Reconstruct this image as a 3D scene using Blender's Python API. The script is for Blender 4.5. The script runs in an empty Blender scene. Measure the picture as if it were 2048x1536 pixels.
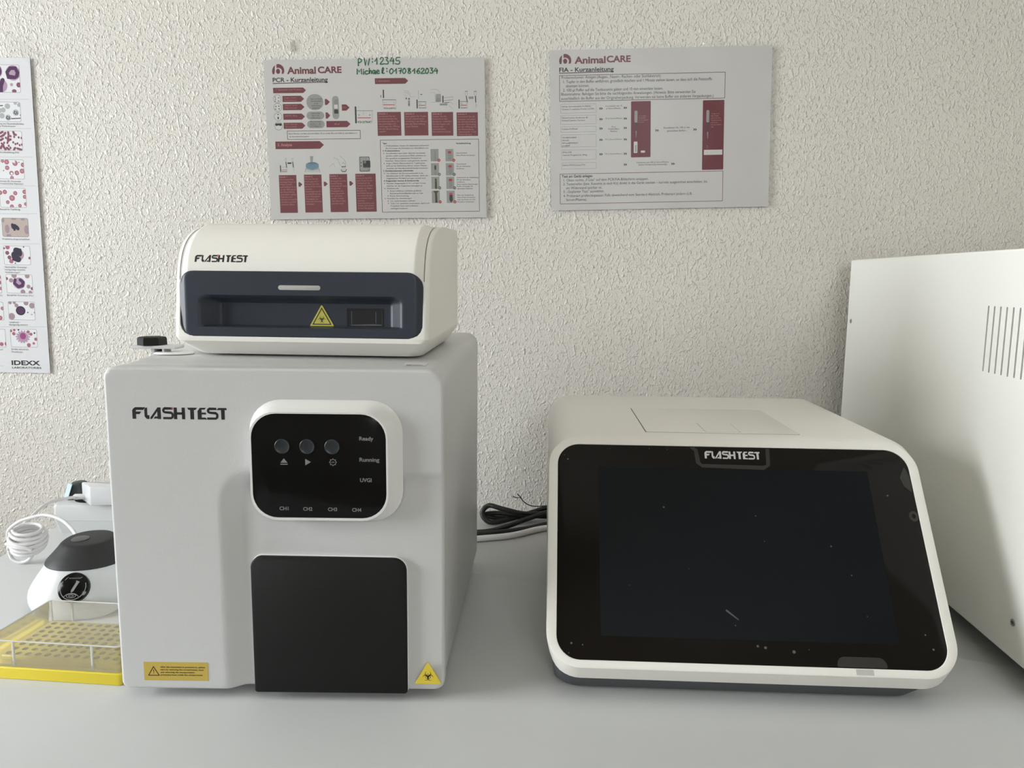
import bpy, bmesh, math, random
from mathutils import Vector, Matrix
PI = math.pi
sc = bpy.context.scene
COL = sc.collection

# ------------------------------------------------------------------ camera, sky, light, exposure
CAM_Y, CAM_H, PITCH, YAW, ROLL = -1.08298, 0.33481, 0.13565, -0.0076, 0.00991
cd = bpy.data.cameras.new('camera'); cam = bpy.data.objects.new('camera', cd); COL.objects.link(cam)
cd.sensor_fit = 'HORIZONTAL'; cd.sensor_width = 36.0; cd.lens = 36.0 * 1538.0 / 2048.0
cd.clip_start = 0.02; cd.clip_end = 60
_f = Vector((math.sin(YAW) * math.cos(PITCH), math.cos(YAW) * math.cos(PITCH), -math.sin(PITCH)))
_r = Vector((math.cos(YAW), -math.sin(YAW), 0)); _u = _r.cross(_f)
_r2 = math.cos(ROLL) * _r + math.sin(ROLL) * _u; _u2 = -math.sin(ROLL) * _r + math.cos(ROLL) * _u
cam.matrix_world = Matrix(((_r2.x, _u2.x, -_f.x, 0), (_r2.y, _u2.y, -_f.y, CAM_Y), (_r2.z, _u2.z, -_f.z, CAM_H), (0, 0, 0, 1)))
sc.camera = cam

world = bpy.data.worlds.new('overcast_sky'); sc.world = world; world.use_nodes = True
wn = world.node_tree; wn.nodes.clear()
wo = wn.nodes.new('ShaderNodeOutputWorld'); wb = wn.nodes.new('ShaderNodeBackground')
wb.inputs[0].default_value = (0.93, 0.97, 1.0, 1); wb.inputs[1].default_value = 26.5
wn.links.new(wb.outputs[0], wo.inputs[0])

def area(name, loc, rot, sx, sy, power, colour, portal=False):
    l = bpy.data.lights.new(name, 'AREA'); l.shape = 'RECTANGLE'; l.size = sx; l.size_y = sy
    l.energy = power; l.color = colour
    o = bpy.data.objects.new(name, l); o.location = loc; o.rotation_euler = rot; COL.objects.link(o)
    if portal: l.cycles.is_portal = True
    return o
# daylight comes through the window in the left wall; a smaller one added behind the viewer brightens the fronts
WX, WY0, WY1, WZ0, WZ1 = -2.10, -1.45, -0.44, 0.04, 1.15
RX0, RX1, RY, RZ0, RZ1 = 0.15, 0.80, -3.2, 0.80, 1.45
area('window_portal', (WX - 0.02, (WY0 + WY1) / 2, (WZ0 + WZ1) / 2), (0, -PI / 2, 0), WZ1 - WZ0, WY1 - WY0, 1, (1, 1, 1), True)

area('fill_window_portal', ((RX0 + RX1) / 2, RY - 0.02, (RZ0 + RZ1) / 2), (PI / 2, 0, 0), RX1 - RX0, RZ1 - RZ0, 1, (1, 1, 1), True)  # portal of the added fill window
vs = sc.view_settings
sc.display_settings.display_device = 'sRGB'
vs.view_transform = 'Standard'; vs.look = 'None'; vs.exposure = 0.0; vs.gamma = 1.0; vs.use_curve_mapping = False
sc.cycles.max_bounces = 10; sc.cycles.diffuse_bounces = 6; sc.cycles.transparent_max_bounces = 16

# ------------------------------------------------------------------ materials
def lin(c): return c / 12.92 if c <= 0.04045 else ((c + 0.055) / 1.055) ** 2.4
def rgb(r, g, b): return (lin(r / 255), lin(g / 255), lin(b / 255), 1)
def mat(name, col, rough=0.5, metal=0.0, bump=0.0, scale=2500.0, spec=0.5, coat=0.0, mottle=0.0, trans=0.0, ior=1.45, alpha=1.0):
    m = bpy.data.materials.new(name); m.use_nodes = True; nt = m.node_tree; b = nt.nodes['Principled BSDF']
    b.inputs['Base Color'].default_value = col; b.inputs['Roughness'].default_value = rough
    b.inputs['Metallic'].default_value = metal; b.inputs['Specular IOR Level'].default_value = spec
    b.inputs['Coat Weight'].default_value = coat; b.inputs['Transmission Weight'].default_value = trans
    b.inputs['IOR'].default_value = ior; b.inputs['Alpha'].default_value = alpha
    if bump or mottle:
        g = nt.nodes.new('ShaderNodeNewGeometry')
        n = nt.nodes.new('ShaderNodeTexNoise'); n.inputs['Scale'].default_value = scale; n.inputs['Detail'].default_value = 2
        nt.links.new(g.outputs['Position'], n.inputs['Vector'])
        if bump:
            bp = nt.nodes.new('ShaderNodeBump'); bp.inputs['Strength'].default_value = bump; bp.inputs['Distance'].default_value = 0.0003
            nt.links.new(n.outputs['Fac'], bp.inputs['Height']); nt.links.new(bp.outputs['Normal'], b.inputs['Normal'])
        if mottle:
            cr = nt.nodes.new('ShaderNodeMapRange'); cr.inputs['To Min'].default_value = 1 - mottle; cr.inputs['To Max'].default_value = 1 + mottle
            mx = nt.nodes.new('ShaderNodeVectorMath'); mx.operation = 'SCALE'; mx.inputs[0].default_value = col[:3]
            nt.links.new(n.outputs['Fac'], cr.inputs['Value']); nt.links.new(cr.outputs[0], mx.inputs['Scale']); nt.links.new(mx.outputs[0], b.inputs['Base Color'])
    return m

def wallpaper():
    m = bpy.data.materials.new('woodchip_wallpaper'); m.use_nodes = True; nt = m.node_tree; N = nt.nodes.new; K = nt.links.new
    b = nt.nodes['Principled BSDF']; b.inputs['Base Color'].default_value = (0.625, 0.60, 0.555, 1); b.inputs['Roughness'].default_value = 0.38
    b.inputs['Specular IOR Level'].default_value = 0.5
    g = N('ShaderNodeNewGeometry'); 
    wz = N('ShaderNodeTexNoise'); wz.inputs['Scale'].default_value = 70; wz.inputs['Detail'].default_value = 1
    K(g.outputs['Position'], wz.inputs['Vector'])
    sub = N('ShaderNodeVectorMath'); sub.operation = 'SUBTRACT'; sub.inputs[1].default_value = (0.5, 0.5, 0.5); K(wz.outputs['Color'], sub.inputs[0])
    sca = N('ShaderNodeVectorMath'); sca.operation = 'SCALE'; sca.inputs['Scale'].default_value = 0.0045; K(sub.outputs[0], sca.inputs[0])
    add = N('ShaderNodeVectorMath'); add.operation = 'ADD'; K(g.outputs['Position'], add.inputs[0]); K(sca.outputs[0], add.inputs[1])
    hs = []
    for k, (sx, sz, rot, lo, hi, wt) in enumerate(((230, 150, 0.30, 0.54, 0.70, 0.85), (350, 215, -0.42, 0.56, 0.71, 0.75), (170, 105, 0.05, 0.59, 0.78, 0.8), (520, 380, 0, 0.35, 0.8, 0.30))):
        mp = N('ShaderNodeMapping'); mp.vector_type = 'POINT'; mp.inputs['Rotation'].default_value = (0, rot, 0); mp.inputs['Location'].default_value = (k * 3.1, 0, k * 1.7)
        K(add.outputs[0], mp.inputs['Vector'])
        s = N('ShaderNodeVectorMath'); s.operation = 'MULTIPLY'; s.inputs[1].default_value = (sx, 80, sz); K(mp.outputs[0], s.inputs[0])
        n = N('ShaderNodeTexNoise'); n.inputs['Scale'].default_value = 1.0; n.inputs['Detail'].default_value = 1.2; n.inputs['Roughness'].default_value = 0.4; K(s.outputs[0], n.inputs['Vector'])
        r = N('ShaderNodeMapRange'); r.interpolation_type = 'SMOOTHSTEP'; r.inputs['From Min'].default_value = lo; r.inputs['From Max'].default_value = hi; r.inputs['To Max'].default_value = wt
        K(n.outputs['Fac'], r.inputs['Value']); hs.append(r)
    a = hs[0].outputs[0]
    for h in hs[1:]:
        ad = N('ShaderNodeMath'); ad.operation = 'ADD'; K(a, ad.inputs[0]); K(h.outputs[0], ad.inputs[1]); a = ad.outputs[0]
    bp = N('ShaderNodeBump'); bp.inputs['Strength'].default_value = 1.0; bp.inputs["Distance"].default_value = 0.00074
    K(a, bp.inputs['Height']); K(bp.outputs['Normal'], b.inputs['Normal'])
    return m

def film_material(name, tint=0.03, rough=0.12, gloss=1.0):
    m = bpy.data.materials.new(name); m.use_nodes = True; nt = m.node_tree; nt.nodes.remove(nt.nodes['Principled BSDF']); N = nt.nodes.new; K = nt.links.new
    out = nt.nodes['Material Output']; t = N('ShaderNodeBsdfTransparent'); gl = N('ShaderNodeBsdfGlossy'); gl.inputs['Roughness'].default_value = rough
    df = N('ShaderNodeBsdfDiffuse'); df.inputs['Color'].default_value = (0.92, 0.92, 0.91, 1)
    g = N('ShaderNodeNewGeometry'); n = N('ShaderNodeTexNoise'); n.inputs['Scale'].default_value = 22; K(g.outputs['Position'], n.inputs['Vector'])
    bp = N('ShaderNodeBump'); bp.inputs['Strength'].default_value = 0.5; bp.inputs['Distance'].default_value = 0.002; K(n.outputs['Fac'], bp.inputs['Height']); K(bp.outputs['Normal'], gl.inputs['Normal'])
    fr = N('ShaderNodeFresnel'); fr.inputs['IOR'].default_value = 1.4
    m1 = N('ShaderNodeMixShader'); m1.inputs[0].default_value = tint; K(t.outputs[0], m1.inputs[1]); K(df.outputs[0], m1.inputs[2])
    m2 = N('ShaderNodeMixShader'); fs = N('ShaderNodeMath'); fs.operation = 'MULTIPLY'; fs.inputs[1].default_value = gloss; K(fr.outputs[0], fs.inputs[0]); K(fs.outputs[0], m2.inputs[0]); K(m1.outputs[0], m2.inputs[1]); K(gl.outputs[0], m2.inputs[2]); K(m2.outputs[0], out.inputs[0])
    return m

M = {}
M['wallpaper'] = wallpaper()
M['plaster'] = mat('painted_plaster', (0.78, 0.745, 0.68, 1), 0.8, bump=0.3, scale=300)
M['ceiling'] = mat('white_ceiling_paint', (0.86, 0.83, 0.76, 1), 0.9, bump=0.2, scale=200)
M['floor'] = mat('grey_vinyl', (0.40, 0.35, 0.29, 1), 0.5, mottle=0.12, scale=40)
M['laminate'] = mat('light_grey_laminate', (0.52, 0.53, 0.525, 1), 0.42, bump=0.12, scale=1800, mottle=0.015, spec=0.4)
M['metal_grey'] = mat('grey_powder_coat', (0.35, 0.36, 0.37, 1), 0.5)
M['white_abs'] = mat('white_grained_plastic', (0.565, 0.568, 0.565, 1), 0.42, bump=0.35, scale=1500, spec=0.4)
M['cream_abs'] = mat('ivory_plastic', (0.80, 0.785, 0.735, 1), 0.36, bump=0.2, scale=1900, spec=0.45)
M['bezel'] = mat('white_gloss_plastic', (0.74, 0.74, 0.72, 1), 0.22, spec=0.5)
M['navy'] = mat('slate_blue_plastic', rgb(52, 57, 66), 0.38, bump=0.15, scale=2200, spec=0.35)
M['black_gloss'] = mat('black_acrylic', (0.0055, 0.0055, 0.0055, 1), 0.12, spec=0.2)
M['black_matt'] = mat('black_textured_plastic', (0.0125, 0.0125, 0.012, 1), 0.5, bump=0.6, scale=2600, spec=0.2)
M['button'] = mat('dark_grey_button', (0.022, 0.027, 0.030, 1), 0.35, spec=0.5)
M['glass_black'] = mat('touch_glass', (0.009, 0.0075, 0.006, 1), 0.09, spec=0.14)
M['lcd'] = mat('switched_off_display', (0.0060, 0.0075, 0.0095, 1), 0.10, spec=0.14)
M['rim_dark'] = mat('dark_hollow', (0.004, 0.004, 0.004, 1), 0.7)
M['disc_grey'] = mat('grey_rubber_disc', (0.075, 0.078, 0.08, 1), 0.45)
M['led_bar'] = mat('frosted_light_bar', (0.40, 0.40, 0.38, 1), 0.35)
M['foil'] = mat('protective_film', (0.024, 0.023, 0.021, 1), 0.25)
M['dust'] = mat('dust_speck', (0.10, 0.10, 0.10, 1), 0.8)
M['base_grey'] = mat('dark_grey_base_plastic', (0.075, 0.08, 0.085, 1), 0.5)
M['rubber'] = mat('black_rubber', (0.014, 0.015, 0.015, 1), 0.55, bump=0.2, scale=3000)
M['mix_white'] = mat('white_glossy_shell', (0.61, 0.63, 0.64, 1), 0.28, spec=0.5)
M['cabinet'] = mat('off_white_painted_steel', (0.84, 0.84, 0.79, 1), 0.38, bump=0.12, scale=1600, spec=0.4)
M['steel'] = mat('steel', (0.5, 0.5, 0.48, 1), 0.3, 1.0)
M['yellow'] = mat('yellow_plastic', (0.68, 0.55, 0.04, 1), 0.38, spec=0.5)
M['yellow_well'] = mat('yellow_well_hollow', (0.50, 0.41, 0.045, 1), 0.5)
M['cable_white'] = mat('white_cable_jacket', (0.72, 0.71, 0.71, 1), 0.35)
M['cable_black'] = mat('black_cable_jacket', (0.012, 0.012, 0.012, 1), 0.35)
M['charger'] = mat('white_charger_plastic', (0.60, 0.61, 0.62, 1), 0.3)
M['strip'] = mat('pale_grey_socket_plastic', (0.50, 0.515, 0.51, 1), 0.4)
M['socket_dark'] = mat('dark_grey_plug', (0.05, 0.06, 0.065, 1), 0.45)
M['pale_blue'] = mat('pale_blue_tag', (0.45, 0.56, 0.64, 1), 0.5)
M['paper'] = mat('white_paper', (0.50, 0.492, 0.478, 1), 0.6, spec=0.2)
M['paper_poster'] = mat('poster_paper', (0.62, 0.625, 0.64, 1), 0.5, spec=0.3)
M['sticker_amber'] = mat('amber_label', (0.52, 0.38, 0.075, 1), 0.4)
M['sticker_yellow'] = mat('yellow_label', (0.72, 0.56, 0.05, 1), 0.35)
M['sticker_olive'] = mat('faded_yellow_label', (0.50, 0.47, 0.10, 1), 0.35)
M['ink'] = mat('black_ink', (0.012, 0.011, 0.010, 1), 0.5)
M['print_grey'] = mat('light_grey_print', (0.22, 0.22, 0.22, 1), 0.5)
M['print_white'] = mat('white_print', (0.62, 0.62, 0.61, 1), 0.5)
M['red'] = mat('red_ink', (0.50, 0.05, 0.06, 1), 0.5)
M['green_ink'] = mat('green_marker_ink', (0.012, 0.13, 0.045, 1), 0.5)
M['film'] = film_material('laminating_film', 0.01, 0.3, 0.5)
M['tape'] = film_material('clear_tape', 0.06, 0.1)
M['lid_clear'] = film_material('clear_polypropylene', 0.19, 0.2)
M['lid_edge'] = film_material('clear_polypropylene_rim', 0.6, 0.25)
M['pane'] = film_material('window_glass', 0.0, 0.02)
M['frame'] = mat('white_window_frame', (0.75, 0.75, 0.74, 1), 0.35)
# printing inks of the sheets and the poster
INK = {'m': (0.150, 0.050, 0.056), 'M': (0.125, 0.022, 0.030), 'k': (0.035, 0.033, 0.032), 'd': (0.045, 0.045, 0.043), 'g': (0.27, 0.275, 0.26), 's': (0.23, 0.23, 0.22),
       'q': (0.42, 0.20, 0.20), 'w': (0.52, 0.51, 0.49), 'W': (0.66, 0.665, 0.68), 'r': (0.36, 0.05, 0.035), 'R': (0.40, 0.06, 0.14), 'f': (0.10, 0.045, 0.045), 'b': (0.14, 0.22, 0.28), 'u': (0.10, 0.16, 0.22), 'v': (0.42, 0.43, 0.41),
       'p': (0.26, 0.265, 0.25), 'o': (0.075, 0.065, 0.035), 't': (0.10, 0.15, 0.13), 'l': (0.38, 0.27, 0.36), 'V': (0.075, 0.03, 0.085), 'e': (0.21, 0.075, 0.115), 'c': (0.33, 0.12, 0.155), 'L': (0.42, 0.21, 0.24),
       'G': (0.36, 0.38, 0.38), 'N': (0.03, 0.025, 0.045), 'B': (0.42, 0.35, 0.32), 'i': (0.31, 0.22, 0.25), 'y': (0.28, 0.06, 0.18)}
for k, c in INK.items():
    M['ink_' + k] = mat('printed_ink_' + {'m': 'maroon', 'M': 'wine', 'k': 'charcoal', 'd': 'dark_grey', 'g': 'mid_grey', 's': 'line_grey', 'q': 'pink', 'w': 'white', 'W': 'cool_white', 'r': 'red', 'R': 'rose', 'f': 'frame', 'b': 'blue', 'u': 'deep_blue', 'v': 'silver', 'p': 'photo_grey', 'o': 'olive', 't': 'teal', 'l': 'lilac', 'V': 'violet', 'e': 'plum', 'c': 'coral', 'L': 'light_coral', 'G': 'cell_grey', 'N': 'night', 'B': 'beige', 'i': 'mauve', 'y': 'magenta'}[k], (*c, 1), 0.55, spec=0.2)

# ------------------------------------------------------------------ mesh tools (all shapes in millimetres)
def I4(): return Matrix.Identity(4)
class MB:
    def __init__(s): s.v = []; s.f = []; s.m = []; s.mats = []
    def mi(s, key):
        if key not in s.mats: s.mats.append(key)
        return s.mats.index(key)
    def face(s, pts, key):
        b = len(s.v); s.v += [tuple(p) for p in pts]; s.f.append(list(range(b, b + len(pts)))); s.m.append(s.mi(key))
    def loft(s, loops, key, cap0=True, cap1=True, closed=True):
        b = len(s.v); n = len(loops[0]); k = s.mi(key)
        for l in loops: s.v += [tuple(p) for p in l]
        for i in range(len(loops) - 1):
            for j in range(n if closed else n - 1):
                j2 = (j + 1) % n
                s.f.append([b + i * n + j, b + i * n + j2, b + (i + 1) * n + j2, b + (i + 1) * n + j]); s.m.append(k)
        if cap0: s.f.append([b + j for j in range(n)][::-1]); s.m.append(k)
        if cap1: s.f.append([b + (len(loops) - 1) * n + j for j in range(n)]); s.m.append(k)
    def box(s, x0, x1, y0, y1, z0, z1, key, r=0.0):
        if r <= 0:
            s.loft([[(x0, y0, z), (x1, y0, z), (x1, y1, z), (x0, y1, z)] for z in (z0, z1)], key); return
        L = []
        for z, ins in ((z0, r), (z0 + r * 0.3, r * 0.3), (z0 + r, 0), (z1 - r, 0), (z1 - r * 0.3, r * 0.3), (z1, r)):
            L.append([(x, y, z) for x, y in rrect(x0 + ins, y0 + ins, x1 - ins, y1 - ins, max(r * 1.0 - ins * 0.6, 0.05), 4)])
        s.loft(L, key)
    def build(s, name, parent=None, M4=None, smooth=True, angle=40):
        me = bpy.data.meshes.new(name); me.from_pydata([tuple(c * 0.001 for c in p) for p in s.v], [], s.f)
        for k in s.mats: me.materials.append(M[k])
        me.polygons.foreach_set('material_index', s.m)
        if M4 is not None: me.transform(M4)
        me.validate(); bm = bmesh.new(); bm.from_mesh(me); bmesh.ops.remove_doubles(bm, verts=bm.verts, dist=2e-6)
        bmesh.ops.recalc_face_normals(bm, faces=bm.faces); bm.to_mesh(me); bm.free()
        if smooth:
            me.polygons.foreach_set('use_smooth', [True] * len(me.polygons)); me.set_sharp_from_angle(angle=math.radians(angle))
        o = bpy.data.objects.new(name, me); COL.objects.link(o)
        if parent is not None: o.parent = parent
        return o

def rrect(x0, y0, x1, y1, r, n=6):
    """rounded rectangle outline, counter-clockwise; r one radius or four (bottom-left, bottom-right, top-right, top-left)"""
    rs = r if isinstance(r, (tuple, list)) else (r,) * 4
    out = []
    for (cx, cy, a0, q) in ((x0, y0, PI, 0), (x1, y0, 1.5 * PI, 1), (x1, y1, 0, 2), (x0, y1, 0.5 * PI, 3)):
        rr = rs[q]; ox = cx + (rr if q in (0, 3) else -rr); oy = cy + (rr if q in (0, 1) else -rr)
        for i in range(n + 1):
            a = a0 + 0.5 * PI * i / n; out.append((ox + rr * math.cos(a), oy + rr * math.sin(a)))
    return out
def circle(cx, cy, rx, ry=None, n=24, a0=0.0): 
    ry = rx if ry is None else ry
    return [(cx + rx * math.cos(a0 + 2 * PI * i / n), cy + ry * math.sin(a0 + 2 * PI * i / n)) for i in range(n)]
def ss(t): t = max(0.0, min(1.0, t)); return t * t * (3 - 2 * t)

def rr_sdf(x, y, x0, y0, x1, y1, r):
    cx, cy = (x0 + x1) / 2, (y0 + y1) / 2; hx, hy = (x1 - x0) / 2, (y1 - y0) / 2
    if isinstance(r, (tuple, list)): r = r[(0 if x < cx else 1) if y < cy else (3 if x < cx else 2)]
    qx, qy = abs(x - cx) - hx + r, abs(y - cy) - hy + r
    d = math.hypot(max(qx, 0), max(qy, 0)) + min(max(qx, qy), 0) - r
    if qx > 0 and qy > 0: l = math.hypot(qx, qy) or 1; n = (qx / l, qy / l)
    elif qx > qy: n = (1, 0)
    else: n = (0, 1)
    return d, (n[0] * (1 if x > cx else -1), n[1] * (1 if y > cy else -1))
def face_field(mb, w, h, rc, edge, depth, step, key, skirt, fn=lambda u, v: 0.0, extra_u=(), extra_v=(), mapper=None):
    """moulded front: a grid over a rounded rectangle, pushed in by fn(u, v), its edge rolled over with radius `edge`, then a skirt going back"""
    def lines(L, ex):
        s = set(round(L * i / max(1, int(L / step)), 3) for i in range(int(L / step) + 1))
        for e in (0.15, 0.3, 0.5, 0.75, 1.0): s.add(round(edge * e, 3)); s.add(round(L - edge * e, 3))
        for e in ex: s.add(e)
        s = sorted(x for x in s if 0 <= x <= L); out = [s[0]]
        for x in s[1:]:
            if x - out[-1] > 0.12 or x in (L,): out.append(x)
        return out
    U, V = lines(w, extra_u), lines(h, extra_v); mapper = mapper or (lambda u, d, v: (u, d, v))
    idx = {}; k = mb.mi(key)
    for i, u in enumerate(U):
        for j, v in enumerate(V):
            d, n = rr_sdf(u, v, 0, 0, w, h, rc); uu, vv = u, v
            if d > 0: uu, vv = u - n[0] * d, v - n[1] * d; d = 0
            e = -d; roll = edge - math.sqrt(max(0, edge * edge - (edge - e) ** 2)) if e < edge else 0.0
            idx[i, j] = len(mb.v); mb.v.append(mapper(uu, fn(uu, vv) + roll, vv))
    for i in range(len(U) - 1):
        for j in range(len(V) - 1):
            mb.f.append([idx[i, j], idx[i + 1, j], idx[i + 1, j + 1], idx[i, j + 1]]); mb.m.append(k)
    ring = [(i, 0) for i in range(len(U))] + [(len(U) - 1, j) for j in range(1, len(V))] + [(i, len(V) - 1) for i in range(len(U) - 2, -1, -1)] + [(0, j) for j in range(len(V) - 2, 0, -1)]
    outer = [mb.v[idx[q]] for q in ring]
    back = []
    for q, p in zip(ring, outer):
        u, v = U[q[0]], V[q[1]]; d, n = rr_sdf(u, v, 0, 0, w, h, rc)
        if d > 0: u, v = u - n[0] * d, v - n[1] * d
        back.append(mapper(u, skirt, v))
    mb.loft([outer, back], key, cap0=False, cap1=True)

def ribbon(pts, w, closed=False):
    """flat stroke of width w along 2D points -> list of quads"""
    q = []; n = len(pts); P = [Vector(p) for p in pts]; off = []
    for i in range(n):
        a = P[(i - 1) % n] if (i > 0 or closed) else P[i]; b = P[(i + 1) % n] if (i < n - 1 or closed) else P[i]
        d = (b - a); d = d.normalized() if d.length > 1e-9 else Vector((1, 0)); nn = Vector((-d.y, d.x))
        k = 1.0
        if 0 < i < n - 1 or closed:
            e = (P[(i + 1) % n] - P[i]).normalized(); c = abs(nn.dot(Vector((-e.y, e.x)))); k = 1 / max(c, 0.6)
        ww = w[i] if isinstance(w, (list, tuple)) else w
        off.append((P[i] + nn * ww / 2 * k, P[i] - nn * ww / 2 * k))
    for i in range(n if closed else n - 1):
        a, b = off[i], off[(i + 1) % n]; q.append([tuple(a[0]), tuple(a[1]), tuple(b[1]), tuple(b[0])])
    return q

def catmull(P, n=8, closed=False):
    P = [Vector(p) for p in P]; out = []; m = len(P)
    for i in range(m if closed else m - 1):
        p0 = P[(i - 1) % m] if (closed or i > 0) else P[0] * 2 - P[1]; p1 = P[i]; p2 = P[(i + 1) % m]; p3 = P[(i + 2) % m] if (closed or i < m - 2) else P[-1] * 2 - P[-2]
        for k in range(n):
            t = k / n; out.append(0.5 * ((2 * p1) + (p2 - p0) * t + (2 * p0 - 5 * p1 + 4 * p2 - p3) * t * t + (3 * p1 - p0 - 3 * p2 + p3) * t ** 3))
    if not closed: out.append(P[-1])
    return out
def tube(mb, pts, r, key, n=10, closed=False, flat=1.0):
    pts = [Vector(p) for p in pts]; m = len(pts); T = []
    for i in range(m):
        a = pts[i - 1] if i > 0 else (pts[-1] if closed else pts[0]); b = pts[(i + 1) % m] if (i < m - 1 or closed) else pts[-1]
        T.append((b - a).normalized())
    up = Vector((0, 0, 1)) if abs(T[0].z) < 0.9 else Vector((1, 0, 0)); N = (up - T[0] * up.dot(T[0])).normalized(); loops = []
    for i in range(m):
        N = (N - T[i] * N.dot(T[i])).normalized(); B = T[i].cross(N); rr = r[i] if isinstance(r, (list, tuple)) else r
        loops.append([pts[i] + N * rr * math.cos(2 * PI * k / n) + B * rr * flat * math.sin(2 * PI * k / n) for k in range(n)])
    if closed: loops.append(loops[0])
    mb.loft(loops, key, cap0=not closed, cap1=not closed)

# ------------------------------------------------------------------ lettering
_tc = {}
def glyphs(s, bold=0):
    """outline of a line of text as 2D polygons, cap height 1, starting at x = 0"""
    if (s, bold) in _tc: return _tc[s, bold]
    cu = bpy.data.curves.new('lettering', 'FONT'); cu.body = s; cu.size = 1.0; cu.resolution_u = 3 if len(s) > 14 else 6
    cu.offset = (0.0, 0.022, 0.034)[bold]; cu.fill_mode = 'FRONT'
    o = bpy.data.objects.new('lettering', cu); COL.objects.link(o)
    dg = bpy.context.evaluated_depsgraph_get(); me = bpy.data.meshes.new_from_object(o.evaluated_get(dg))
    cap = 0.729
    V = [(v.co.x / cap, v.co.y / cap) for v in me.vertices]; F = [list(p.vertices) for p in me.polygons]
    x0 = min((v[0] for v in V), default=0); x1 = max((v[0] for v in V), default=1)
    V = [(x - x0, y) for x, y in V]
    bpy.data.objects.remove(o); bpy.data.curves.remove(cu); bpy.data.meshes.remove(me)
    _tc[s, bold] = (V, F, x1 - x0); return _tc[s, bold]
def text(mb, s, x, y, width, cap, key, put, bold=0, down=1):
    """writes s with baseline start (x, y); width None keeps the natural spacing; put maps 2D page points to 3D"""
    if not s: return
    V, F, w = glyphs(s, bold); kx = cap if width is None else width / w
    b = len(mb.v); mb.v += [tuple(put(x + vx * kx, y - vy * cap * down)) for vx, vy in V]; k = mb.mi(key)
    for f in F: mb.f.append([b + i for i in f]); mb.m.append(k)

# strokes of the block-letter wordmark, in units where the capitals are 154 high and the word is 1215 wide
WM = [('P', [(0, 0), (0, 112), (14, 136), (42, 154), (172, 154), (142, 118), (54, 118), (47, 108), (47, 96), (116, 96), (92, 62), (47, 62), (47, 0)]),
      ('P', [(188, 150), (192, 154), (192, 50), (218, 50), (218, 0), (184, 0), (156, 32), (156, 122), (164, 142)]),
      ('P', [(230, 0), (230, 20), (328, 154), (367, 154), (367, 0), (322, 0), (322, 100), (252, 4), (248, 0)]), ('P', [(292, 34), (322, 34), (322, 8), (270, 4)]),
      ('S', [(524, 141), (418, 141), (406, 132), (400, 116), (406, 98), (422, 90), (500, 84), (516, 70), (520, 50), (514, 26), (500, 13), (395, 13)], 30),
      ('S', [(555, 154), (555, 0)], 42), ('S', [(658, 154), (658, 0)], 42), ('S', [(560, 76), (655, 76)], 32),
      ('P', [(708, 154), (838, 154), (812, 124), (794, 124), (794, 0), (746, 0), (746, 124), (726, 124)]),
      ('P', [(840, 110), (872, 154), (952, 154), (930, 130), (892, 130), (892, 92), (948, 92), (948, 66), (892, 66), (892, 26), (940, 26), (960, 0), (840, 0)]),
      ('S', [(1084, 141), (994, 141), (980, 130), (976, 114), (982, 98), (998, 90), (1074, 84), (1090, 70), (1094, 50), (1088, 26), (1074, 13), (962, 13)], 30),
      ('P', [(1110, 154), (1210, 154), (1215, 148), (1215, 126), (1190, 126), (1188, 0), (1144, 0), (1142, 126), (1086, 126)])]
def wordmark(mb, x, y, width, key, put, height=None):
    k = width / 1215.0; ky = k if height is None else height / 154.0
    for e in WM:
        if e[0] == 'P': mb.face([put(x + px * k, y + py * ky) for px, py in e[1]], key)
        else:
            for q in ribbon(e[1], e[2]): mb.face([put(x + px * k, y + py * ky) for px, py in q], key)
def biohazard(mb, cx, cy, R, key, put):
    for a0 in (90, 210, 330):
        a = math.radians(a0); ox, oy = cx + 0.46 * R * math.cos(a), cy + 0.46 * R * math.sin(a)
        P = []; W = []
        for i in range(25):
            t = -1 + 2 * i / 24; b = a + PI + t * math.radians(142)
            rr = 0.46 * R; P.append((ox + rr * math.cos(b), oy + rr * math.sin(b))); W.append(R * (0.03 + 0.15 * (1 - abs(t)) ** 0.9))
        for q in ribbon(P, W): mb.face([put(*p) for p in q], key)
    for a0 in (90, 210, 330):
        P = [(cx + 0.42 * R * math.cos(math.radians(a0 + d)), cy + 0.42 * R * math.sin(math.radians(a0 + d))) for d in range(-38, 39, 8)]
        for q in ribbon(P, 0.07 * R): mb.face([put(*p) for p in q], key)

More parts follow.
